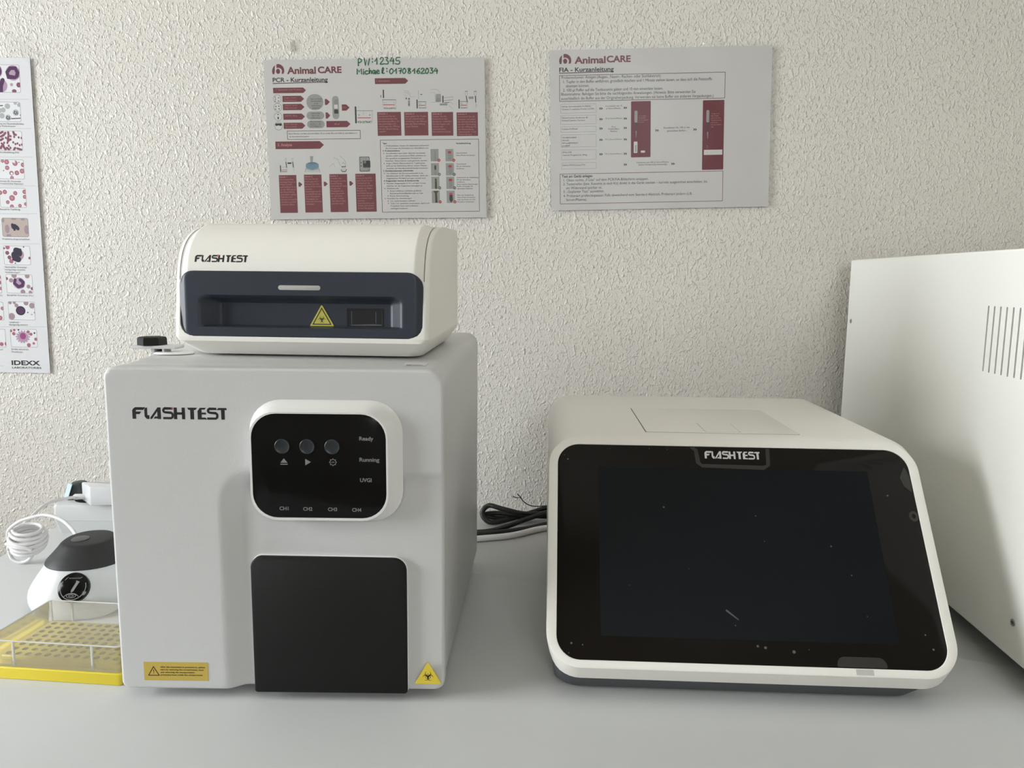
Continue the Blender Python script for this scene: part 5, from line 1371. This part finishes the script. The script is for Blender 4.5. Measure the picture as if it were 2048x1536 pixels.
# ------------------------------------------------------------------ sheets on the wall
def clip(P, x0, y0, x1, y1):
    for ax, lim, s in ((0, x0, 1), (0, x1, -1), (1, y0, 1), (1, y1, -1)):
        Q = []
        for i in range(len(P)):
            a, b = P[i - 1], P[i]; ia, ib = (a[ax] - lim) * s >= 0, (b[ax] - lim) * s >= 0
            if ia != ib: k = (lim - a[ax]) / (b[ax] - a[ax]); Q.append((a[0] + (b[0] - a[0]) * k, a[1] + (b[1] - a[1]) * k))
            if ib: Q.append(b)
        P = Q
        if not P: return P
    return P
def page(data, parent, y0, bounds=None, cells=False):
    """prints a page description: x to the right, y down, both in mm from the sheet's corner"""
    gr, tx = MB(), MB(); done = []; cell = None; pics = []; lines = []; main = gr; step = 0.018 if cells else 0.035
    def layer(bb):
        l = 0
        for (b, q) in done:
            if b[0] < bb[2] and b[2] > bb[0] and b[1] < bb[3] and b[3] > bb[1]: l = max(l, q + 1)
        done.append((bb, l)); return l
    def draw(polys, c, txt=False):
        if bounds: polys = [clip(p, *bounds) for p in polys]
        polys = [p for p in polys if len(p) > 2]
        if not polys: return
        xs = [q[0] for p in polys for q in p]; ys = [q[1] for p in polys for q in p]
        l = layer((min(xs), min(ys), max(xs), max(ys))); yy = y0 - 0.05 - l * step
        tgt = cur[0] if cells else gr
        for p in polys: tgt.face([(x, yy, -y) for x, y in p], 'ink_' + c)
    cur = [main]
    def pick(x, y):
        for r, m in reversed(pics):
            if r[0] - 2 <= x <= r[2] + 2 and r[1] - 2 <= y <= r[3] + 2: cur[0] = m; return r
        cur[0] = main; return None
    for e in data:
        k = e[0]
        if cells:
            cell = None
            if k == 'R' and e[5] == 's': cur[0] = MB()
            elif k == 'R' and e[5] in ('W', 'B') and cur[0] is not main: pass
            elif k == 'C': cell = pick(e[1], e[2])
            elif k == 'L' and e[3] > 0.5: cell = pick(*e[1][0])
            elif k == 'L': cur[0] = MB(); lines.append(cur[0])
            else: cur[0] = main
        if k == 'R':
            _, x0, ya, x1, yb, c, r = e; x0, x1 = min(x0, x1), max(x0, x1); ya, yb = min(ya, yb), max(ya, yb); r = min(r, (x1 - x0) / 2.01, (yb - ya) / 2.01)
            draw([rrect(x0, ya, x1, yb, r, 5) if r > 0 else [(x0, ya), (x1, ya), (x1, yb), (x0, yb)]], c)
            if cells and c in ('W', 'B') and cur[0] is not main: pics.append(((x0, ya, x1, yb), cur[0]))
        elif k == 'F':
            _, x0, ya, x1, yb, c, w, r = e; draw([[(a, b), (cc, b), (cc, d), (a, d)] for a, b, cc, d in ((x0, ya, x1, ya + w), (x0, yb - w, x1, yb), (x0, ya + w, x0 + w, yb - w), (x1 - w, ya + w, x1, yb - w))], c)
            done.pop()
        elif k == 'A':
            _, x0, ya, x1, yb, c, tpr = e; h = (yb - ya); tip = min(h * .55, (x1 - x0) * .6); draw([[(x0, ya), (x1 - tip, ya), (x1, (ya + yb) / 2), (x1 - tip, yb), (x0, yb)]], c)
        elif k == 'C':
            _, x, y, rx, ry, c = e; P = circle(x, y, rx, ry, n=20 if max(rx, ry) > 1 else 10)
            if cells and cell: P = clip(P, *cell)
            draw([P], c)
        elif k == 'O': _, x, y, r, c, w = e; draw(ribbon(circle(x, y, r, n=22), w, True), c); done.pop()
        elif k == 'P': draw([e[1]], e[2])
        elif k == 'L':
            P = e[1]; Q = ribbon(P, e[3])
            if e[3] > 1.5: Q = Q + [circle(p[0], p[1], e[3] / 2, n=10) for p in P]
            if cells and cell and e[3] > 1.0: Q = [clip(q, *cell) for q in Q]
            if e[3] > 1.5:
                for q in Q: draw([q], e[2])
            else: draw(Q, e[2])
            if e[3] < 1.0 and done: done.pop()
        elif k == 'T':
            _, x, y, w, h, s, c, b = e
            if bounds and x + w > bounds[2]: continue
            l = 0
            for (bb, q) in done:
                if bb[0] < x + w and bb[2] > x and bb[1] < y and bb[3] > y - h: l = max(l, q + 1)
            text(tx, s, x, y, w, h, 'ink_' + c, lambda a, d, l=l: (a, y0 - 0.07 - l * step, -d), b)
            if cells: tx.build('caption', parent, smooth=False); tx.__init__()
    if not cells: gr.build('printed_diagram', parent, smooth=False); tx.build('printed_text', parent, smooth=False)
    else:
        for r, m in pics: m.build('cell_picture', parent, smooth=False)
        for m in lines:
            if m.v: m.build('divider_line', parent, smooth=False)
        if main.v: main.build('logo_stripe', parent, smooth=False)

def sheet(name, label, data, cx, cz, ang, group):
    t = thing(name, label, 'instruction sheet', (cx, -0.0035, cz), 0, group); t.rotation_euler = (0, -ang, 0)
    W2, H2 = 151.5, 108.0
    mb = MB(); mb.box(-W2 + 3, W2 - 3, -0.2, 0.2, -H2 + 3, H2 - 3, 'paper'); mb.build('paper', t, smooth=False)
    # laminating pouch: slightly wavy film with a clear rim
    mb = MB(); nx, nz = 40, 28; rng = random.Random(5)
    def wave(x, z):
        e = min(W2 - abs(x), H2 - abs(z)); return -1.1 - 0.25 * math.sin(x * .045 + z * .03) - (1.4 * math.exp(-e / 6.0)) * max(0, math.sin(x * .05 + z * .09 + ang * 40))
    G = [[(-W2 + 2 * W2 * i / nx, wave(-W2 + 2 * W2 * i / nx, -H2 + 2 * H2 * j / nz), -H2 + 2 * H2 * j / nz) for i in range(nx + 1)] for j in range(nz + 1)]
    mb.loft(G, 'film', cap0=False, cap1=False, closed=False); fo = mb.build('laminating_film', t)
    fo['label'] = 'clear glossy laminating film'
    sub = bpy.data.objects.new('page_print', None)
    bpy.data.objects.remove(sub)
    n0 = set(bpy.data.objects.keys()); page(data, t, -0.2)
    for n in set(bpy.data.objects.keys()) - n0:
        bpy.data.objects[n].data.transform(Matrix.Translation((-W2 / 1000, 0, H2 / 1000)))
    return t
s1 = sheet('laminated_instruction_sheet', 'left laminated instruction sheet with green handwriting, above the ivory instrument', PAGE_PCR, -0.19606, 0.52076, 0.01865, 'laminated instruction sheets on the wall')
s2 = sheet('laminated_instruction_sheet', 'right laminated instruction sheet with two tall wine-red blocks, above the touchscreen analyser', PAGE_FIA, 0.18885, 0.53751, 0.02793, 'laminated instruction sheets on the wall')
HG = {'P': [[(.1, 0), (.15, 1), (.6, .98), (.85, .78), (.6, .52), (.15, .45)]], 'W': [[(0, 1), (.2, 0), (.45, .8), (.7, 0), (1, 1)]], ':': [[(.5, .62), (.5, .72)], [(.5, .12), (.5, .22)]],
      '1': [[(0, .45), (.6, 1), (.55, 0)]], '2': [[(.05, .75), (.3, 1), (.75, .9), (.7, .6), (0, .02), (1, .05)]], '3': [[(.1, 1), (.8, .95), (.4, .6), (.85, .4), (.7, .05), (0, .05)]],
      '4': [[(.55, 1), (0, .45), (1, .5)], [(.85, .8), (.8, 0)]], '5': [[(1, 1), (.3, .97), (.2, .55), (.8, .5), (.85, .15), (.5, 0), (0, .08)]], '6': [[(.8, 1), (.15, .6), (.05, .2), (.4, 0), (.85, .2), (.6, .5), (.1, .35)]],
      '7': [[(0, .97), (.95, 1), (.5, 0)], [(.2, .5), (.85, .52)]], '8': [[(.8, .85), (.45, 1), (.15, .8), (.8, .3), (.55, 0), (.1, .15), (.3, .5), (.8, .85)]], '0': [[(.5, 1), (.05, .6), (.1, .15), (.45, 0), (.9, .35), (.85, .8), (.5, 1)]],
      'M': [[(0, 0), (.05, 1), (.45, .4), (.9, 1), (.95, 0)]], 'i': [[(.5, .6), (.45, 0)], [(.5, .85), (.55, .92)]], 'c': [[(.95, .6), (.4, .65), (.05, .3), (.4, 0), (1, .12)]], 'h': [[(.15, 1.05), (.1, 0), (.3, .5), (.75, .55), (.8, 0)]],
      'a': [[(.8, .6), (.3, .65), (.05, .25), (.4, 0), (.8, .5), (.85, 0), (1, .02)]], 'e': [[(.1, .3), (.8, .45), (.6, .7), (.2, .6), (.05, .25), (.4, 0), (.95, .1)]], 'l': [[(.3, .1), (.75, .8), (.6, 1.1), (.35, .8), (.4, .1), (.95, .05)]]}
mb = MB()
for c, x0, x1, yt, yb in HAND:
    if c == ':': x0, x1 = (x0 + x1) / 2 - 1, (x0 + x1) / 2 + 1
    for st in HG[c]:
        P = [(x0 + a * (x1 - x0), -(yb + (yt - yb) * b)) for a, b in st]; P = [(v.x, v.y) for v in catmull([(a, b, 0) for a, b in P], 4)] if len(P) > 3 and c not in 'MW4' else P
        for q in ribbon(P, 1.35): mb.face([(a, -0.5, b) for a, b in q], 'green_ink')
        for a, b in (P[0], P[-1]): mb.face([(x, -0.5, z) for x, z in circle(a, b, .67, n=8)], 'green_ink')
mb.build('handwriting', s1, Matrix.Translation((-0.1515, 0, 0.108)), smooth=False)['label'] = 'green felt-pen handwriting'

t = thing('cell_poster', 'tall poster of blood cell pictures at the left edge of the wall', 'poster', (-0.6624, -0.0025, 0.6236)); t.rotation_euler = (0, 0.007, 0)
mb = MB(); mb.box(-297, 0, -0.2, 0.2, -428, 0, 'paper_poster'); mb.build('paper', t, smooth=False)
page(PAGE_CELLS, t, -0.2, bounds=(-296, 0.5, -0.5, 427.5), cells=True)

def tape(label, x, z, w, h, ang, seed):
    mb = MB(); rng = random.Random(seed); nx, nz = 10, 5; G = []
    for j in range(nz + 1):
        G.append([(-w / 2 + w * i / nx, -0.9 - 1.3 * abs(math.sin(i * 1.3 + j * .7 + seed)) * (0.4 + rng.random() * .6), -h / 2 + h * j / nz) for i in range(nx + 1)])
    mb.loft(G, 'tape', cap0=False, cap1=False, closed=False); o = mb.build('adhesive_tape', None, Matrix.Rotation(ang, 4, 'Y'))
    o.location = (x, -0.0032, z); tag(o, label, 'tape', 'clear tape strips holding the wall sheets'); return o
tape('crinkled clear tape across the top right corner of the cell poster', -0.672, 0.633, 52, 20, 0.55, 1)
tape('clear tape strip sticking out to the right of the cell poster top', -0.640, 0.602, 30, 7, 0.45, 2)
tape('clear tape piece above the left instruction sheet, near its logo', -0.315, 0.641, 14, 8, 1.2, 3)
tape('clear tape piece on the top edge of the right instruction sheet', 0.245, 0.651, 20, 9, 0.1, 4)
tape('lone scrap of shiny clear tape on bare wall beyond the right sheet', 0.3825, 0.4535, 9, 12, 0.4, 5)

# ------------------------------------------------------------------ socket strip, charger, plug
t = thing('socket_strip', 'white power strip on the bench against the wall behind the vortex mixer', 'power strip', (-0.603, -0.122, 0))
mb = MB(); L = []
for z, i in ((0, 4.5), (1, 4.0), (17.5, 0.2), (17.8, 0.6), (18.4, 0.0), (35.5, 0.0), (38.8, 1.2), (40.6, 4.0)): L.append([(x, y, z) for x, y in rrect(i, i, 285 - i, 54 - i, 6, 5)])
mb.loft(L, 'strip'); mb.build('housing', t, angle=25)
for x in (40, 85, 130, 175, 220):
    mb = MB(); mb.loft([[(px, py, z) for px, py in circle(x, 27, r, n=32)] for z, r in ((40.2, 21.5), (41.0, 21.5), (41.0, 19.5), (40.7, 19.3))], 'rim_dark' if x == 40 else 'strip', cap0=False); mb.build('socket', t)
tt = thing('mains_plug', 'dark grey plug with pale blue tag in the power strip, behind the white charger', 'plug', (-0.5830, -0.0900, 0.0412))
mb = MB(); L = []
for z, r in ((0, 13.5), (6, 13.5), (14, 12), (19.5, 9), (20.5, 7.5)): L.append([(x, y, z) for x, y in circle(0, 0, r, n=28)])
mb.loft(L, 'socket_dark'); mb.build('body', tt)
mb = MB(); mb.loft([[(-18, -8, 0), (-7, -18, 0), (-7, -16.2, 0), (-17, -6.4, 0)], [(-11, -8, 20), (0, -17, 21), (0, -15.6, 21), (-10.5, -6.5, 20)]], 'pale_blue'); mb.build('tag', tt, smooth=False)['label'] = 'pale blue tag'
ch = thing('usb_charger', 'white block charger plugged into the power strip, half hidden by the white cube', 'charger', (-0.5465, -0.1315, 0.0412), 0.10)
mb = MB(); L = []
for z, i in ((0.0, 1.6), (0.6, 0.6), (2.0, 0), (22.6, 0), (24.2, 0.6), (24.8, 1.8)): L.append([(x, y, z) for x, y in [(p[0] - 0.80 * p[1] if p[0] < 10 else p[0], p[1]) for p in rrect(i, i, 62 - i, 27 - i, 1.6, 4)]])
mb.loft(L, 'charger'); mb.build('body', ch, angle=30)

# white charging cable: charger -> arc -> coiled bundle -> arc -> vortex mixer
mb = MB(); B = Vector((-571, -221, 26))
path = [(-563, -113.5, 48), (-572, -115, 48), (-580, -128, 49.5), (-586.7, -150, 51), (-588.3, -170, 48), (-588, -190, 42), (-590, -205, 35)]
bund = []
def turn(n, rx, ry, dz, tilt, a0=PI, lean=0.0, cz=0.0, cy=0.0, cx=0.0):
    for k in range(int(n * 12)):
        a = a0 - 2 * PI * k / 12; q = Matrix.Rotation(lean, 3, 'Y') @ (Matrix.Rotation(tilt, 3, 'X') @ Vector((math.cos(a) * rx, math.sin(a) * ry, 0)))
        bund.append(tuple(B + Vector((q.x + cx, q.y + cy, max(-23.5, q.z - 2 + cz + dz * k / (n * 12))))))
turn(2, 14.5, 16, 0, 1.45, cz=-6, cy=-6, cx=-5)
turn(1, 17.5, 17, 3, 0.42, cz=-6, lean=0.10)
turn(1, 18.7, 18, 3.5, 0.36, cz=-2, lean=0.16)
turn(1, 19.5, 18.5, 3.5, 0.30, cz=2, lean=0.10)
turn(1, 19, 18, 3.5, 0.34, cz=6, lean=0.05)
turn(1, 17.8, 16, 3.5, 0.26, cz=10, lean=0.14)
turn(1, 15.5, 13.5, 3, 0.24, cz=14, lean=0.08)
path += bund
path += [(-592, -224, 27), (-588.5, -228, 40), (-575, -230, 51), (-561, -230, 56.3), (-543, -230, 60), (-523, -235, 57), (-506, -245, 51), (-492, -257, 44), (-481, -268, 34), (-474, -272, 26)]
tube(mb, catmull(path, 5), 2.0, 'cable_white', 8); 
cab = mb.build('charging_cable', None, angle=70); tag(cab, 'white cable wound into a ball at the left bench edge, running from charger to mixer', 'cable')
mb = MB(); tube(mb, [(-577, -116, 48.3), (-575, -115.6, 48.3), (-564, -113.5, 48), (-560, -112.8, 48)], [2.3, 3.8, 3.8, 3.0], 'charger', 12); mb.build('connector', cab)
mb = MB(); tube(mb, [tuple(B + Vector((x * 1.02, -18.5 + 0.02 * x * x, z))) for x, z in ((-17, 0), (-9, 1), (0, 0), (8, -3), (13, -6))], 2.1, 'cable_white', 8); mb.build('cable_tie', cab)

# ------------------------------------------------------------------ vortex mixer
MX = Vector((-0.4410, -0.323, 0))
t = thing('vortex_mixer', 'small white dome-shaped mixer with black rubber cup, left of the white cube', 'vortex mixer', MX, 0.16)
def ell(z, a, b, cy=0.0, cx=0.0): return [(cx + x, cy + y, z) for x, y in circle(0, 0, a, b, n=56)]
def egg(z, a, bf, bb, lift=0.0, cx=0.0):
    P = []
    for i in range(64):
        q = 2 * PI * i / 64; s_, c_ = math.sin(q), math.cos(q); e = 0.88
        P.append((cx + a * math.copysign(abs(c_) ** e, c_), (bb if s_ > 0 else bf) * math.copysign(abs(s_) ** e, s_), z + lift * (1 - ss((-s_ - 0.45) / 0.5))))
    return P
mb = MB(); mb.loft([egg(0, 50, 50, 66), egg(0.8, 52, 52, 68), egg(16, 53.8, 53.5, 70)], 'base_grey'); mb.build('base', t, angle=40)['label'] = 'dark grey base ring'
mb = MB(); mb.loft([egg(z, a, f, b, l) for z, a, f, b, l in ((1.5, 54.2, 54.0, 71, 9), (3.0, 55.2, 55, 72, 9), (8, 55.2, 55, 72, 8), (16, 54.0, 54, 69.5, 5), (24, 51.0, 51, 65, 3), (32, 46.5, 47, 59, 2), (40, 41.5, 42, 53, 1), (45, 38.6, 39.0, 48.6, 0), (48.5, 36, 36, 46, 0))], 'mix_white'); sh = mb.build('shell', t, angle=40)
mb = MB(); mb.loft([egg(z, a, f, b, 0, -0.03 * max(0, z - 44.6)) for z, a, f, b in ((45.5, 38.2, 38.6, 48.5), (46.6, 39.0, 39.4, 49.2), (48.5, 38.2, 38.4, 48), (54.5, 32.5, 32.5, 41), (60.5, 27.0, 26.5, 34), (63.6, 24.6, 23.5, 31), (65.0, 22.8, 21.8, 29), (65.4, 20.4, 19.5, 27))], 'rubber'); cu_ = mb.build('rubber_cup', t, angle=40); cu_['label'] = 'black rubber mixing cup'
mb = MB(); mb.loft([ell(z, a, a * 1.1, 0, -7.5) for z, a in ((65.3, 8.4), (66.0, 8.4), (66.3, 7.6), (66.3, 1))], 'disc_grey', cap0=False); mb.build('cup_centre', cu_)
# round badge on the sloping front
bc = Vector((2.0, -49.3, 33.0)); bn = Vector((-0.05, -0.86, 0.50)).normalized(); bu = Vector((0, 0, 1)).cross(bn).normalized(); bv = bn.cross(bu)
def bput(x, y, o=0.0): p = bc + bu * x + bv * y + bn * (o - 0.4); return (p.x, p.y, p.z)
mb = MB(); mb.loft([[bput(x, y, o) for x, y in circle(0, 0, r, n=40)] for o, r in ((-5.5, 14.4), (-0.3, 14.4), (0.1, 13.9))], 'black_gloss'); bd = mb.build('badge', t); bd['label'] = 'round black badge with tube symbol'
mb = MB(); K2 = 'print_grey'
def bf(P): mb.face([bput(x, y, 0.16) for x, y in P], K2)
for q in ribbon([(11.8 * math.cos(math.radians(a)), 11.8 * math.sin(math.radians(a))) for a in range(150, 392, 11)], .7): bf(q)
bf([(2.0, 6.6), (5.4, 5.4), (4.8, 4.2), (1.9, 5.2)]); bf([(2.1, 5.2), (4.6, 4.3), (0.9, -3.6), (-1.5, -2.8)]); bf([(-1.5, -2.8), (0.9, -3.6), (-1.2, -5.2)])
for rx, ry in ((4.4, 1.9), (2.2, .9)):
    for q in ribbon(circle(-.6, -8.0, rx, ry, n=24), .5, True): bf(q)
for q in ribbon([(-7.6, -9.2), (-5.6, -7.0), (-3, -5.9), (0, -5.6), (3, -6.2), (5.2, -7.6), (6.4, -8.8)], .5): bf(q)
for q in ribbon([(-8.8, 6.8), (-7.6, 8.4), (-5.6, 10.2)], [.2, .6, .2]): bf(q)
text(mb, 'PHOENIXLAB', -5.0, 8.2, 10.2, 1.2, K2, lambda x, y: bput(x, y, .16), 0, down=-1)
for q in ribbon([(5.6, 8.6), (7.4, 10.0)], [.5, .2]): bf(q)
mb.build('badge_print', bd, smooth=False)

# ------------------------------------------------------------------ yellow tube rack with clear lid
t = thing('tube_rack', 'yellow tube rack with raised clear lid in front of the vortex mixer', 'tube rack', (-0.4385, -0.3965, 0), -0.088)
RW, RD_ = 123.5, 86.0
mb = MB(); L = []
for z, i in ((0, 0.6), (0.6, 0), (9.4, 0), (10.2, 0.7)): L.append([(x, y, z) for x, y in rrect(i, -RD_ + i, RW - i, -i, 3, 4)])
mb.loft(L, 'yellow'); mb.build('tray', t, angle=40)
mb = MB(); x0, x1, y0, y1, zt = 6.0, RW - 5.0, -RD_ + 7, -7.0, 19.0
mb.loft([[(x, y, z) for x, y in rrect(x0, y0, x1, y1, 2, 3)] for z in (10.0, zt - 5)], 'yellow', cap0=False, cap1=False)
mb.loft([[(x, y, z) for x, y in rrect(x0 + i, y0 + i, x1 - i, y1 - i, 2, 3)] for z, i in ((zt - 5, 0), (zt - 4.6, 3.5), (zt - 3.6, 3.8))], 'yellow', cap0=False, cap1=False)
# deck with sunken wells
nx, ny = 12, 8; ax0, ax1, ay0, ay1 = x0 + 3.8, x1 - 3.8, y0 + 3.8, y1 - 3.8; px, py = (ax1 - ax0) / nx, (ay1 - ay0) / ny
for i in range(nx):
    for j in range(ny):
        cx, cy = ax0 + (i + .5) * px, ay0 + (j + .5) * py; r = 2.75; z = zt - 3.6; n = 16
        sq = []
        for k in range(n):
            a = 2 * PI * k / n; c_, s_ = math.cos(a), math.sin(a); q = 1 / max(abs(c_), abs(s_)); sq.append((cx + c_ * q * px / 2, cy + s_ * q * py / 2, z))
        mb.loft([sq, [(x, y, z) for x, y in circle(cx, cy, r, n=n)]], 'yellow', cap0=False, cap1=False)
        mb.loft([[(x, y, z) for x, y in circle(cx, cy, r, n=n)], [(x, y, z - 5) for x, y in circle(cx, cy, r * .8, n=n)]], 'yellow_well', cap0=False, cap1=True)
mb.build('well_deck', t, angle=30)
lz0, lz1 = 9.0, 32.0
mb = MB()
def lidring(z, i): return [(x, y, z) for x, y in rrect(1.5 + i, -RD_ + 1.5 + i, RW - 1.5 - i, -1.5 - i, 3, 4)]
mb.loft([lidring(10.4, 0), lidring(lz1, 1.5)], 'lid_clear', cap0=False, cap1=True); ld = mb.build('lid', t, angle=30); ld['label'] = 'clear plastic lid'
mb = MB()
tube(mb, [(x, y, lz1 + .2) for x, y, z in lidring(lz1, 1.5)], 0.6, 'lid_edge', 6, closed=True)
for x, y in ((3.2, -3.2), (RW - 3.2, -3.2), (28, -RD_ + 2.8), (RW - 26, -RD_ + 2.8), (24, -3.0)): tube(mb, [(x, y, 11), (x, y, lz1)], 1.1, 'lid_edge', 6)
mb.build('lid_rim', ld)

# ------------------------------------------------------------------ cables between the instruments
mb = MB(); r = 3.4
def back(P): return [(x, y + 16.0 * (x + 47) / 86.0, max(z - 5.0 * (x + 47) / 86.0, 3.6)) for x, y, z in P]
P = [(75, -62, 17), (45, -68, 19), (10, -74, 20), (-20, -72, 26), (-38, -62, 27), (-47, -62, 16), (-36, -70, 6), (-10, -66, 9), (20, -60, 17), (50, -52, 24), (85, -46, 26)]
tube(mb, catmull(back(P), 7), r, 'cable_black', 10)
P = [(90, -56, 22), (55, -64, 22), (20, -82, 17), (-15, -96, 8), (-40, -103, 4), (-70, -105, 3.6), (-110, -100, 3.6)]
tube(mb, catmull(back(P), 7), r, 'cable_black', 10)
P = [(95, -74, 10), (50, -84, 10), (15, -98, 6), (-20, -108, 3.8), (-60, -112, 3.6), (-105, -110, 3.6)]
tube(mb, catmull(back(P), 7), r, 'cable_black', 10)
P = [(60, -66, 13), (10, -66, 15), (-25, -60, 16), (-44, -55, 12), (-30, -56, 8), (0, -56, 9), (50, -54, 12)]
tube(mb, catmull(back(P), 7), r, 'cable_black', 10)
c1 = mb.build('power_cord', None, angle=70); tag(c1, 'looped black power cord between white cube and touchscreen analyser', 'cable')
mb = MB(); tube(mb, catmull([(45, -62, 28), (22, -62, 27), (10, -62, 33), (6, -60, 38), (1, -58, 43)], 5), 0.7, 'cable_black', 6); tube(mb, catmull([(6, -60, 38), (0, -60, 38), (-5, -60, 40)], 5), 0.6, 'cable_black', 6); mb.build('wire_tie', c1)
mb = MB(); tube(mb, catmull([(-140, -146, 4.05), (-90, -142, 4.05), (-50, -132, 4.05), (-5, -117, 4.05), (35, -88, 4.05), (80, -74, 4.05), (120, -68, 4.05)], 8), 4.0, 'cable_white', 12)
tag(mb.build('network_cable', None, angle=70), 'thick white cable lying on the bench in front of the black cord', 'cable')
